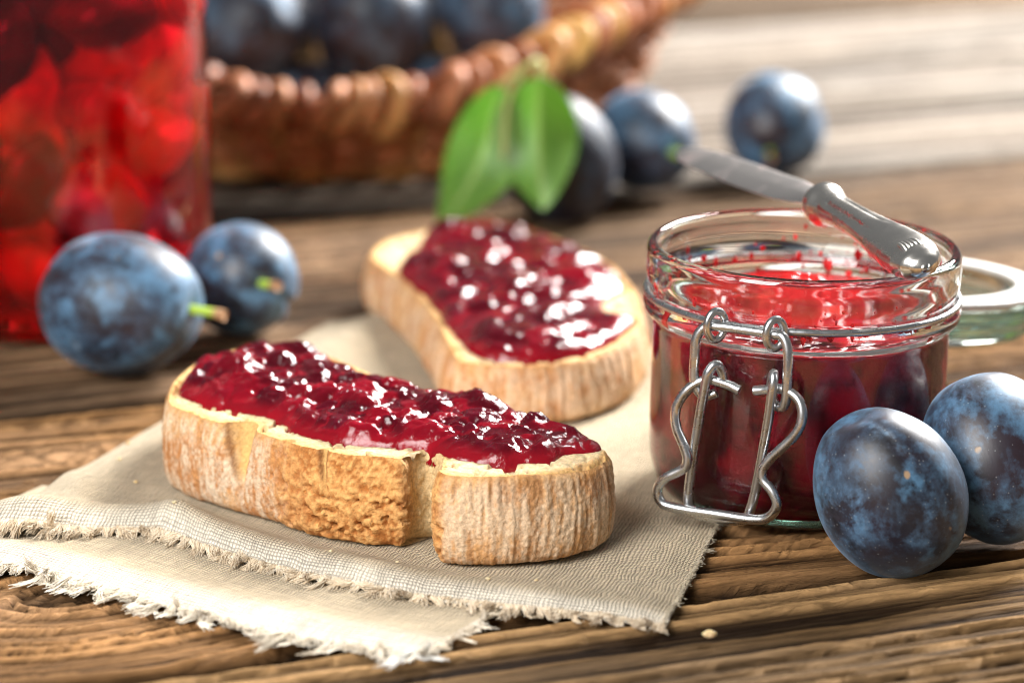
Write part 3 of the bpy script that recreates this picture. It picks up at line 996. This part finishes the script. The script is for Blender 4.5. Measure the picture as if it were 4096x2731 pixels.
def leaf(base, tip, width, normal, fold, bend, seed):
    base, tip = np.array(base, float), np.array(tip, float)
    ax = tip - base
    Ln = np.linalg.norm(ax); ax /= Ln
    nn = np.array(normal, float); nn -= ax * np.dot(nn, ax); nn /= np.linalg.norm(nn)
    sd = np.cross(ax, nn)
    nu, nv = 46, 31
    u = np.linspace(0, 1, nu); v = np.linspace(-1, 1, nv)
    U, V = np.meshgrid(u, v, indexing='ij')
    w = width * np.sin(math.pi * U ** 0.85) ** 0.75 * (1 - .28 * U)
    w = w * (1 + 0.03 * np.sin(U * 95) * (np.abs(V) > .97))
    lat = V * w
    up = fold * np.abs(lat) + bend * np.sin(math.pi * U) * Ln * .2 + 0.10 * np.sin(U * 11 + V * 2 + seed) * np.abs(V) * .6 - 0.5 * bend * U ** 2
    P = base + ax * (U * Ln)[..., None] + sd * lat[..., None] + nn * up[..., None]
    vein = np.exp(-(np.abs(V) / 0.06) ** 2)
    side = np.exp(-(((U * 9 - np.abs(V) * 2.0) % 1.0 - .5) / .08) ** 2) * .35
    C = mix(np.array([0.085, 0.20, 0.03]), np.array([0.21, 0.42, 0.065]), fbm(U * 5, V * 4, 0, seed, 3))
    C = mix(C, np.array([0.46, 0.58, 0.22]), np.clip(vein + side, 0, 1) * .85)
    o = mesh_obj('leaf', P, grid_faces(nu, nv), M['leaf'], None, True, C)
    md = o.modifiers.new('thickness', 'SOLIDIFY'); md.thickness = 0.0003
    return o


parts = [leaf((-0.45, 30.2, 5.75), (-2.55, 28.3, 0.62), 1.72, (-0.38, -0.86, 0.34), -0.10, -0.75, 1),
         leaf((0.98, 29.8, 6.15), (1.10, 28.4, 1.42), 1.85, (0.16, -0.93, 0.34), -0.34, -0.65, 2)]
stalk_col = np.tile(np.array([[0.40, 0.42, 0.13]]), (22, 1))
parts.append(tube('stalk', spline([(1.2, 33.2, 4.7), (1.15, 32.0, 5.9), (0.95, 30.9, 6.55), (0.45, 30.3, 6.35), (-0.35, 30.2, 5.75)], 22), 0.11, M['stem'], None, 8, False, stalk_col))
parts.append(tube('leaf_stalk', spline([(0.98, 31.0, 6.55), (1.05, 30.2, 6.55), (0.95, 29.8, 6.1)], 22), 0.09, M['stem'], None, 8, False, stalk_col))
parts.append(tube('leaf_stalk', spline([(0.6, 30.4, 6.4), (-0.05, 29.7, 5.5), (-0.25, 29.3, 4.5), (-0.30, 29.1, 3.3)], 22), 0.08, M['stem'], None, 8, False, stalk_col))
for o in parts:
    to_local(o, plumA)
    o.parent = plumA

# ------------------------------------------------------------------ the wicker basket
BC = np.array([-7.4, 51.6])
BR_, BH = 15.0, 4.05


def rim_z(a):
    """the rim is low at the near side and rises towards the two ends"""
    d = np.abs((np.degrees(a) + 90 + 180) % 360 - 180)
    d = np.minimum(d, 180 - d)
    return np.interp(d, [0, 9, 18, 26, 40, 50, 63, 90], [3.6, 3.65, 3.95, 4.6, 5.5, 6.2, 6.7, 7.1])
basket = thing('wicker_basket', 'shallow round wicker basket with thick wrapped rim holding plums', 'basket', (BC[0], BC[1], 0))
ang = np.linspace(0, 2 * math.pi, 160, endpoint=False)


def brad(z):
    return 11.2 + (BR_ - 11.5) * (np.clip(z / BH, 0, 1) ** 0.75)


th_ = ang
tube('rim_core', np.stack([BR_ * np.cos(th_), BR_ * np.sin(th_), rim_z(th_)], 1), 0.55, M['wicker'], basket, 14, True)
rw = np.random.default_rng(5)
NW = 116
proto = []
for v in range(6):                           # six wrap shapes, shared between the copies
    t = np.linspace(0, 2 * math.pi, 30, endpoint=False)
    r0 = rw.uniform(0.68, 0.82)
    lean = rw.uniform(0.45, 0.95)
    pts = np.stack([(r0 * np.cos(t)), lean * np.sin(t + .6) * .6, r0 * np.sin(t)], 1)
    V, F, _ = tube_data(pts, rw.uniform(.30, .42), 10, True)
    me_o = mesh_obj('rim_wrap', V, F, M['wicker'], basket)
    proto.append(me_o.data)
    bpy.data.objects.remove(me_o)
for k in range(NW):
    a = 2 * math.pi * k / NW + rw.normal(0, .008)
    o = bpy.data.objects.new('rim_wrap', proto[rw.integers(0, 6)])
    COL.objects.link(o)
    o.parent = basket
    o.location = (BR_ * math.cos(a) * S, BR_ * math.sin(a) * S, float(rim_z(a)) * S)
    sc = rw.uniform(.88, 1.14)
    o.scale = (sc, sc * rw.uniform(.85, 1.2), sc)
    o.rotation_euler = (rw.normal(0, .16), rw.normal(0, .08), a + rw.normal(0, .16))
NS = 46
for k in range(NS):
    a = 2 * math.pi * (k + .5) / NS
    z = np.linspace(0.1, float(rim_z(a)), 9)
    r = brad(np.linspace(.1, BH, 9))
    tube('stake', np.stack([r * math.cos(a), r * math.sin(a), z], 1), 0.26, M['wicker'], basket, 8)
a_ = np.linspace(0, 2 * math.pi, NS * 6, endpoint=False)
for row in range(8):
    zf = 0.08 + row * 0.115
    z = zf * rim_z(a_)
    r = brad(zf * BH) + 0.34 * np.cos(NS / 2 * a_ + (row % 2) * math.pi)
    tube('weaver', np.stack([r * np.cos(a_), r * np.sin(a_), z + .05 * np.sin(a_ * 17 + row)], 1), 0.27, M['wicker'], basket, 8, True)
lathe('base_mat', [(0.01, 0.25), (11.1, 0.25), (11.4, 0.15), (11.1, 0.05), (0.01, 0.05)], M['wicker'], basket, 48, True)

bp = [(-10.95, 43.6, 5.5, (2.45, 2.4), 2.75, (.7, -.4, .4), 'pale blue plum in the basket, closest to the tall red jar'),
      (-5.85, 44.4, 5.6, (2.45, 2.4), 2.75, (-.2, -.2, .9), 'middle plum of the three against the near basket rim'),
      (-0.95, 46.2, 5.9, (2.45, 2.35), 2.7, (.2, -.9, .3), 'dark plum in the basket where the rim rises above the leafy plum'),
      (-8.3, 48.8, 5.6, (2.4, 2.4), 2.8, (.5, .3, .2), 'plum in the second row of the basket behind the pale blue one'),
      (-3.1, 49.8, 5.9, (2.4, 2.4), 2.8, (.1, .5, .6), 'plum in the second row of the basket behind the middle one')]
for k, (x, y, z, r, l, ax, lb) in enumerate(bp):
    plum(lb, (x, y, z), r, l, ax, 40 * k, 0, seed=70 + k, group='plums in the basket', n=64, mat='basket_plum')
r_ = np.random.default_rng(3)
for k, (x, y) in enumerate([(-13.6, 47.0), (-8.6, 43.8), (-3.4, 44.6), (-0.6, 50.6)]):
    plum('plum low in the basket that props up the others', (x, y, 2.35), (1.9, 1.9), 2.0, (r_.normal(), r_.normal(), .5), 0, 0, seed=90 + k, group='plums in the basket', n=48)

# ------------------------------------------------------------------ the tall red jar
RJ = (-15.1, 20.0, 0)
tall = thing('preserving_jar', 'tall glass preserving jar filled with bright red fruit compote', 'jar', RJ)
lathe('glass', [(0.01, 0.2), (3.9, 0.15), (4.3, 0.0), (4.7, 0.15), (4.95, 0.6), (5.0, 1.2), (5.0, 12.6), (4.85, 13.4), (4.4, 14.0), (4.35, 14.8), (4.55, 15.0), (4.55, 15.4), (4.1, 15.4), (4.1, 14.0), (4.55, 13.2), (4.72, 12.5),
                (4.72, 1.1), (4.6, 0.6), (4.1, .38), (0.01, 0.4)], M['glass'], tall, 96, False)
lathe('lid', [(0.01, 15.45), (4.6, 15.45), (4.75, 15.6), (4.75, 16.0), (4.5, 16.25), (0.01, 16.3)], M['green_glass'], tall, 64, False)


def mat_syrup():
    n = Nodes('red_syrup')
    n.set(Base_Color=(1.0, 0.008, 0.03, 1), Roughness=0.0, IOR=1.30, Specular_IOR_Level=0.25, Transmission_Weight=1.0)
    n.bump(n.noise(n.coords(), 40, 2), 0.1, 0.002)
    return n.m


def mat_fruit():
    n = Nodes('stewed_fruit')
    oi = n.new('ShaderNodeObjectInfo')
    base = n.ramp(oi.outputs['Random'], [(0.0, (0.90, 0.012, 0.025)), (0.35, (0.72, 0.008, 0.03)), (0.6, (0.28, 0.004, 0.03)), (1.0, (0.06, 0.002, 0.016))])
    n.link(n.mixc(0.8, base, n.ramp(n.noise(n.coords(), 120, 4), [(0.3, 0.6), (0.7, 1.3)]), 'MULTIPLY'), n.b.inputs['Base Color'])
    n.set(Roughness=0.3, Subsurface_Weight=0.5, Subsurface_Scale=0.01)
    n.b.inputs['Subsurface Radius'].default_value = (1.0, 0.1, 0.08)
    return n.m


M['syrup'], M['fruit'] = mat_syrup(), mat_fruit()
compote = thing('fruit_compote', 'bright red fruit compote with soft fruit pieces inside the tall jar', 'compote', (RJ[0], RJ[1], .41))
lathe('syrup', [(0.01, -.02), (4.1, -.04), (4.62, .2), (4.745, .7), (4.745, 12.1), (4.64, 12.5), (0.01, 12.5)], M['syrup'], compote, 96, False)
rf = np.random.default_rng(12)
shapes = []
for v in range(5):
    nu, nv = 24, 14
    T, Pp = np.meshgrid(np.linspace(0, 2 * math.pi, nu, endpoint=False), np.linspace(0, math.pi, nv), indexing='ij')
    D = np.stack([np.cos(T) * np.sin(Pp), np.sin(T) * np.sin(Pp), np.cos(Pp)], -1)
    rad = 0.75 + .6 * fbm(D[..., 0] * 1.2 + 9 * v, D[..., 1] * 1.2, D[..., 2] * 1.2, 40 + v, 3)
    fo = mesh_obj('fruit_piece', D * rad[..., None] * np.array([1.35, 1.0, 0.75]), grid_faces(nu, nv, True, False, flip=True), M['fruit'])
    shapes.append(fo.data)
    bpy.data.objects.remove(fo)
placed = []
tries = 0
while len(placed) < 34 and tries < 6000:
    tries += 1
    rr = 3.0 * math.sqrt(rf.random()); aa = rf.uniform(0, 2 * math.pi); zz = rf.uniform(1.2, 11.0)
    p = np.array([rr * math.cos(aa), rr * math.sin(aa), zz])
    if any(np.linalg.norm((p - q) * np.array([1, 1, 1.1])) < 1.85 for q in placed):
        continue
    placed.append(p)
    o = bpy.data.objects.new('fruit_piece', shapes[rf.integers(0, 5)])
    COL.objects.link(o)
    o.parent = compote
    o.location = p * S
    o.rotation_euler = rf.uniform(0, 6.28, 3)
    o.scale = [rf.uniform(1.0, 1.35)] * 3

# ------------------------------------------------------------------ the jam jar
JC = np.array([7.72, 0.10])
TILT = math.radians(1.2)
jar_q = Quaternion((0, 1, 0), TILT)
jar = thing('jam_jar', 'small open clip-top glass jar of red jam with wire clasp', 'jar', (JC[0], JC[1], 0.10), jar_q)
prof = [(0.01, 0.16), (2.4, 0.14), (3.0, 0.06), (3.2, 0.0), (3.45, 0.05), (3.72, 0.32), (3.92, 0.85), (4.0, 1.5), (4.0, 3.2), (4.0, 4.75), (4.02, 4.95), (4.16, 5.05), (4.26, 5.18), (4.28, 5.32), (4.2, 5.45),
        (4.10, 5.52), (4.08, 5.66), (4.14, 5.82), (4.20, 6.0), (4.23, 6.25), (4.22, 6.6), (4.22, 6.78), (4.18, 6.92), (4.08, 7.0), (4.02, 7.01), (3.96, 6.95), (3.93, 6.8), (3.95, 6.4), (3.90, 5.75), (3.82, 5.5),
        (3.78, 5.2), (3.78, 4.9), (3.78, 4.6), (3.78, 3.0), (3.78, 1.4), (3.68, 0.85), (3.38, 0.52), (2.9, 0.38), (0.01, 0.36)]
pr_s = spline(prof, 150)
lathe('glass_body', pr_s, M['glass'], jar, 128, False)

CA = math.radians(25.8)
CN = np.array([-math.sin(CA), -math.cos(CA), 0]); CT = np.array([math.cos(CA), -math.sin(CA), 0])


def clip_pts(l):
    """(along, height, outward) in the clasp's plane -> jar coordinates"""
    return np.array([CT * s + CN * n_ + np.array([0, 0, z - 0.28]) for s, z, n_ in l])


wire_r = 0.132
# the neck wire runs round the groove and ends in two eyelets
av = np.linspace(0, 2 * math.pi, 181)[:-1]
ring = np.stack([4.20 * np.cos(av), 4.20 * np.sin(av), np.full_like(av, 5.62)], 1)
neck_wire = tube('neck_wire', ring, 0.10, M['steel'], jar, 12, True)
for s0 in (-0.71, 0.92):
    t = np.linspace(0, 2 * math.pi, 40, endpoint=False)
    pts = clip_pts([(s0 + 0.17 * math.sin(a), 5.92 + 0.38 * math.cos(a), 4.44 - 0.20 * math.sin(a)) for a in t])
    tube('eyelet', pts, 0.105, M['steel'], neck_wire, 10, True)
tube('clasp_collar', clip_pts([(s, 5.90, 4.32 + .0 * s) for s in (-0.5, -0.38, -0.25)]), 0.15, M['steel'], neck_wire, 12)
tube('clasp_collar', clip_pts([(s, 5.90, 4.32) for s in (0.45, 0.6, 0.74)]), 0.15, M['steel'], neck_wire, 12)
# the link between the eyelets and the lever
link_pts = [(-0.62, 4.12, 4.42), (-0.85, 4.02, 4.5), (-1.05, 4.1, 4.56), (-1.19, 4.42, 4.6), (-1.21, 5.1, 4.58), (-1.19, 5.55, 4.55), (-1.0, 5.84, 4.5), (-0.7, 5.90, 4.45), (0.0, 5.90, 4.40), (0.9, 5.90, 4.45),
            (1.18, 5.86, 4.5), (1.33, 5.5, 4.55), (1.36, 4.9, 4.6), (1.36, 4.35, 4.6), (1.28, 4.06, 4.56), (1.1, 4.02, 4.5), (0.95, 4.12, 4.42)]
tube('clasp_link', spline(clip_pts(link_pts), 150), wire_r, M['steel'], jar, 12)
# the lever: a curved outer wire with its two stub ends, and the straight inner bail
outer = [(0.02, 4.28, 4.44), (-0.35, 4.40, 4.46), (-0.89, 4.46, 4.55), (-1.34, 4.15, 4.68), (-1.6, 3.65, 4.75), (-1.56, 3.16, 4.8), (-1.31, 2.65, 4.82), (-1.2, 2.33, 4.84), (-1.3, 2.06, 4.86), (-1.8, 1.72, 4.9), (-1.98, 1.4, 4.92),
         (-1.87, 1.08, 4.92), (-1.5, 0.98, 4.92), (-0.28, 1.00, 4.92), (0.75, 1.03, 4.92), (1.17, 1.18, 4.92), (1.36, 1.52, 4.92), (1.22, 1.85, 4.9), (0.93, 2.12, 4.86), (0.90, 2.38, 4.84), (1.1, 2.72, 4.82), (1.69, 3.4, 4.8),
         (1.87, 3.9, 4.75), (1.72, 4.33, 4.66), (1.25, 4.52, 4.55), (0.8, 4.42, 4.46), (0.42, 4.33, 4.44)]
tube('clasp_lever', spline(clip_pts(outer), 320), wire_r, M['steel'], jar, 12)
inner = [(-0.45, 4.45, 4.40), (-0.50, 4.75, 4.46), (-0.62, 4.92, 4.6), (-0.76, 4.72, 4.72), (-0.84, 4.3, 4.72), (-1.0, 3.3, 4.66), (-1.18, 1.9, 4.6), (-1.24, 1.1, 4.58), (-1.1, 0.82, 4.6), (-0.6, 0.78, 4.64), (0.1, 0.80, 4.64), (0.4, 0.9, 4.6),
         (0.55, 1.3, 4.58), (0.70, 2.1, 4.6), (0.90, 3.5, 4.66), (1.01, 4.4, 4.72), (1.03, 4.75, 4.7), (0.98, 4.90, 4.58), (0.90, 4.72, 4.46), (0.86, 4.45, 4.40)]
tube('clasp_bail', spline(clip_pts(inner), 260), wire_r, M['steel'], jar, 12)

# the open lid, hinged at the back of the neck
HD = -CN                                       # hinge direction
lid_c = HD * 8.55 + np.array([0, 0, 3.95])
Zd = np.array([0, 0, 1.0]) * math.cos(.07) + HD * math.sin(.07)
lid_rot = Vector((0, 0, 1)).rotation_difference(Vector(Zd))


def place_lid(o):
    o.data.transform(Matrix.Translation(Vector(lid_c * S)) @ lid_rot.to_matrix().to_4x4())
    return o


lid = place_lid(lathe('lid', spline([(0.01, -0.75), (2.9, -0.8), (3.3, -1.0), (3.6, -1.15), (3.85, -1.0), (3.95, -0.75), (4.15, -0.55), (4.25, -0.3), (4.2, -0.05), (4.0, 0.0), (3.5, 0.02), (3.3, 0.15), (3.1, 0.2), (2.9, 0.05), (2.7, -0.2), (0.01, -0.3)], 70), M['green_glass'], jar, 96, False))
glare_ring = place_lid(lathe('glare_ring', [(3.35, 0.20), (3.42, 0.16), (4.1, 0.03), (4.22, 0.1), (4.14, 0.24), (3.5, 0.30), (3.38, 0.28)], M['glare_ring'], lid, 96, True))  # white ring added to stand for the reflection on the glass lid
hw = [HD * 4.2 + np.array([0, 0, 5.62]) + CT * .9, HD * 4.6 + np.array([0, 0, 5.3]) + CT * .9, HD * 4.7 + np.array([0, 0, 4.5]) + CT * .8, HD * 4.5 + np.array([0, 0, 3.9]) + CT * .5, HD * 4.4 + np.array([0, 0, 3.7]),
      HD * 4.5 + np.array([0, 0, 3.9]) - CT * .5, HD * 4.7 + np.array([0, 0, 4.5]) - CT * .8, HD * 4.6 + np.array([0, 0, 5.3]) - CT * .9, HD * 4.2 + np.array([0, 0, 5.62]) - CT * .9]
tube('hinge_wire', spline(hw, 80), 0.10, M['steel'], jar, 10)

# jam inside the jar
jam = thing('jam', 'dark red jam filling the small clip-top jar with smears up its neck', 'jam', (JC[0], JC[1], 0.10), jar_q)
inner_prof = spline([(0.01, 0.345), (2.9, 0.365), (3.40, 0.505), (3.70, 0.87), (3.797, 1.4), (3.797, 3.0), (3.797, 4.5), (3.797, 4.85), (3.797, 5.0)], 60)
nseg = 160
th = np.linspace(0, 2 * math.pi, nseg, endpoint=False)
W_ = np.stack([inner_prof[:, None, 0] * np.cos(th), inner_prof[:, None, 0] * np.sin(th), np.broadcast_to(inner_prof[:, None, 1], (60, nseg))], -1)
lev = 4.92 + 0.34 * np.clip(np.sin(th), 0, 1) + 0.14 * (fbm(np.cos(th) * 2.2 + 5, np.sin(th) * 2.2 + 5, 0, 8, 3) - .5) * 2
W_[-12:, :, 2] += ((lev - 5.0)[None] * np.linspace(0, 1, 12)[:, None])
ks = np.linspace(1, 0.004, 70)[1:]
tx, ty = 3.797 * np.cos(th)[None] * ks[:, None], 3.797 * np.sin(th)[None] * ks[:, None]
lump = 0.34 * (fbm(tx * 1.1 + 3, ty * 1.1 + 3, 0, 4, 3) - .5) * 2 + 0.14 * (fbm(tx * 3, ty * 3, 0, 6, 2) - .5) * 2
tz = lev[None] * ks[:, None] ** 6 + (4.85 + 0.40 * np.clip(ty / 3.797, 0, 1)) * (1 - ks[:, None] ** 6) + lump * (1 - ks[:, None] ** 8)
tz += 0.75 * np.exp(-(((tx - 0.1) / 1.0) ** 2 + ((ty - 1.6) / .8) ** 2))
TOPV = np.stack([tx, ty, tz], -1)
VV = np.concatenate([W_, TOPV], 0)
jx, jy, jz = VV[..., 0], VV[..., 1], VV[..., 2]
tn = fbm(jx * 1.1, jy * 1.1, jz * 1.1, 66, 4)
JCc = mix(np.array([0.06, 0.003, 0.008]), np.array([0.24, 0.006, 0.016]), sstep(.38, .66, tn))
JCc = mix(JCc, np.array([0.70, 0.022, 0.02]), sstep(4.7, 5.3, jz) * .7)  # light passing through the top, painted as brighter red
mesh_obj('fill', VV, grid_faces(len(VV), nseg, False, True, flip=True), M['jam'], jam, True, JCc)
# smears and droplets clinging to the inside of the neck
rs = np.random.default_rng(44)
Vs, Fs, Cs, off = [], [], [], 0
nu, nv = 10, 6
T, Pp = np.meshgrid(np.linspace(0, 2 * math.pi, nu, endpoint=False), np.linspace(0, math.pi, nv), indexing='ij')
D = np.stack([np.cos(T) * np.sin(Pp), np.sin(T) * np.sin(Pp), np.cos(Pp)], -1)
for k in range(300):
    a = rs.uniform(0, 2 * math.pi)
    dens = 0.35 + 0.65 * vnoise(a * 2.2, 0.4, 0, 12)
    z = 5.25 + (rs.random() ** 1.5) * 1.5 * dens
    big = rs.random()
    sz = 0.015 + 0.12 * big ** 4 * (1.25 - .5 * (z - 4.8) / 1.9)
    r = float(np.interp(z, [5.2, 5.5, 5.75, 6.4, 6.8], [3.79, 3.83, 3.91, 3.96, 3.94]))
    rad = 0.7 + .6 * fbm(D[..., 0] * 1.7 + k, D[..., 1] * 1.7, D[..., 2] * 1.7, k, 2)
    L = D * rad[..., None] * np.array([sz * rs.uniform(.7, 1.3), min(sz * .4, .03), sz * rs.uniform(.8, 1.7)])
    ca, sa = math.cos(a), math.sin(a)
    R = np.stack([L[..., 0] * -sa + (r - L[..., 1]) * ca, L[..., 0] * ca + (r - L[..., 1]) * sa, L[..., 2] + z], -1)
    Vs.append(R.reshape(-1, 3)); Fs.append(grid_faces(nu, nv, True, False, off=off)); off += nu * nv
    c = np.array([0.52, 0.02, 0.022]) * rs.uniform(.5, 1.35)
    Cs.append(np.tile(c, (nu * nv, 1)))
sm = mesh_obj('smear', np.vstack(Vs), np.vstack(Fs), M['jam'], jam, True, np.vstack(Cs))
sm['kind'] = 'stuff'

# ------------------------------------------------------------------ the knife across the rim
kb, ke = np.array([8.42, 2.35, 7.72]), np.array([10.55, -4.45, 7.52])
kt = np.array([5.10, 11.2, 7.30])
knife = thing('butter_knife', 'old silver butter knife laid across the rim of the jam jar', 'knife', tuple(kb))


def section_sweep(name, P, W, Hh, nrm, mat, power=2.0, ridge=0.0, segs=36):
    P = np.asarray(P, float)
    T = np.gradient(P, axis=0); T /= np.linalg.norm(T, axis=1)[:, None]
    nn = np.array(nrm, float)
    Nn = nn - T * (T @ nn)[:, None]; Nn /= np.linalg.norm(Nn, axis=1)[:, None]
    B = np.cross(T, Nn)
    th = np.linspace(0, 2 * math.pi, segs, endpoint=False)
    c, s = np.cos(th), np.sin(th)
    cx = np.sign(c) * np.abs(c) ** (2 / power); sx = np.sign(s) * np.abs(s) ** (2 / power)
    rg = np.asarray(ridge) * np.ones(len(P))
    k = 1 - rg[:, None] * (np.exp(-((np.abs(c)[None] - .55) / .13) ** 2))
    V = P[:, None] + B[:, None] * (W[:, None] * cx[None] * k)[..., None] + Nn[:, None] * (Hh[:, None] * sx[None] * k)[..., None]
    n = len(P)
    faces = [grid_faces(n, segs, False, True), np.arange(segs)[::-1][None], (np.arange(segs) + (n - 1) * segs)[None]]
    return mesh_obj(name, V - kb, faces, mat, knife)


t = np.linspace(0, 1, 120)
HP = kb + (ke - kb) * t[:, None] + np.array([0, 0, 1.0]) * (0.10 * np.sin(math.pi * t))[:, None]
tk = [0, .02, .05, .09, .125, .15, .25, .40, .55, .68, .80, .88, .94, .98, 1.0]
wk = [.32, .48, .60, .60, .50, .46, .44, .46, .54, .64, .70, .68, .58, .36, .06]
hk = [.32, .48, .60, .60, .48, .43, .40, .36, .36, .40, .44, .46, .42, .27, .05]
handle = section_sweep('handle', HP, np.interp(t, tk, wk), np.interp(t, tk, hk), (-0.25, -.35, .9), M['silver'], 2.2, 0.30 * sstep(.16, .22, t) * (1 - sstep(.5, .66, t)))
# shell ornament at the handle's end
hd = (ke - kb) / np.linalg.norm(ke - kb)
nrm = np.array([-0.25, -.35, .9]); nrm -= hd * np.dot(nrm, hd); nrm /= np.linalg.norm(nrm)
bn = np.cross(hd, nrm)
for kx in (-2, -1, 0, 1, 2):
    p0 = kb + (ke - kb) * .80 + nrm * (.31 + .10 * math.sin(math.pi * .8)) + bn * kx * .06
    p2 = kb + (ke - kb) * .96 + nrm * .27 + bn * kx * .13
    pm = (p0 + p2) / 2 + nrm * .12
    tube('shell_rib', spline([p0 - kb, pm - kb, p2 - kb], 14), 0.085 * np.sin(np.linspace(.3, math.pi - .2, 14)), M['silver'], handle, 8)
BP = spline([kb - hd * .05, kb - hd * .9 + np.array([0, 0, -.05]), kb + (kt - kb) * .35, kb + (kt - kb) * .7, kt], 90)
tb = np.linspace(0, 1, 90)
bw = np.interp(tb, [0, .03, .10, .2, .5, .8, .93, .98, 1], [.24, .30, .46, .55, .58, .52, .40, .24, .06])
bt = np.interp(tb, [0, .05, .2, 1], [.20, .14, .075, .045])


def mat_blade():
    n = Nodes('jam_smeared_blade')
    c = n.coords()
    f = n.noise(c, 45, 4, .6, .5)
    sm_ = n.ramp(f, [(0.50, 0.0), (0.75, 0.55)])
    n.link(n.mixc(sm_, (0.84, 0.79, 0.76), (0.55, 0.16, 0.14)), n.b.inputs['Base Color'])
    n.link(n.math('SUBTRACT', 1.0, n.math('MULTIPLY', sm_, 0.8)), n.b.inputs['Metallic'])
    n.set(Roughness=0.34)
    n.bump(n.noise(n.mapping(c, (1, 1, 1)), 500, 3), 0.06, 0.0005)
    return n.m


section_sweep('blade', BP, bw, bt, (-0.18, -.50, .85), mat_blade(), 1.5)
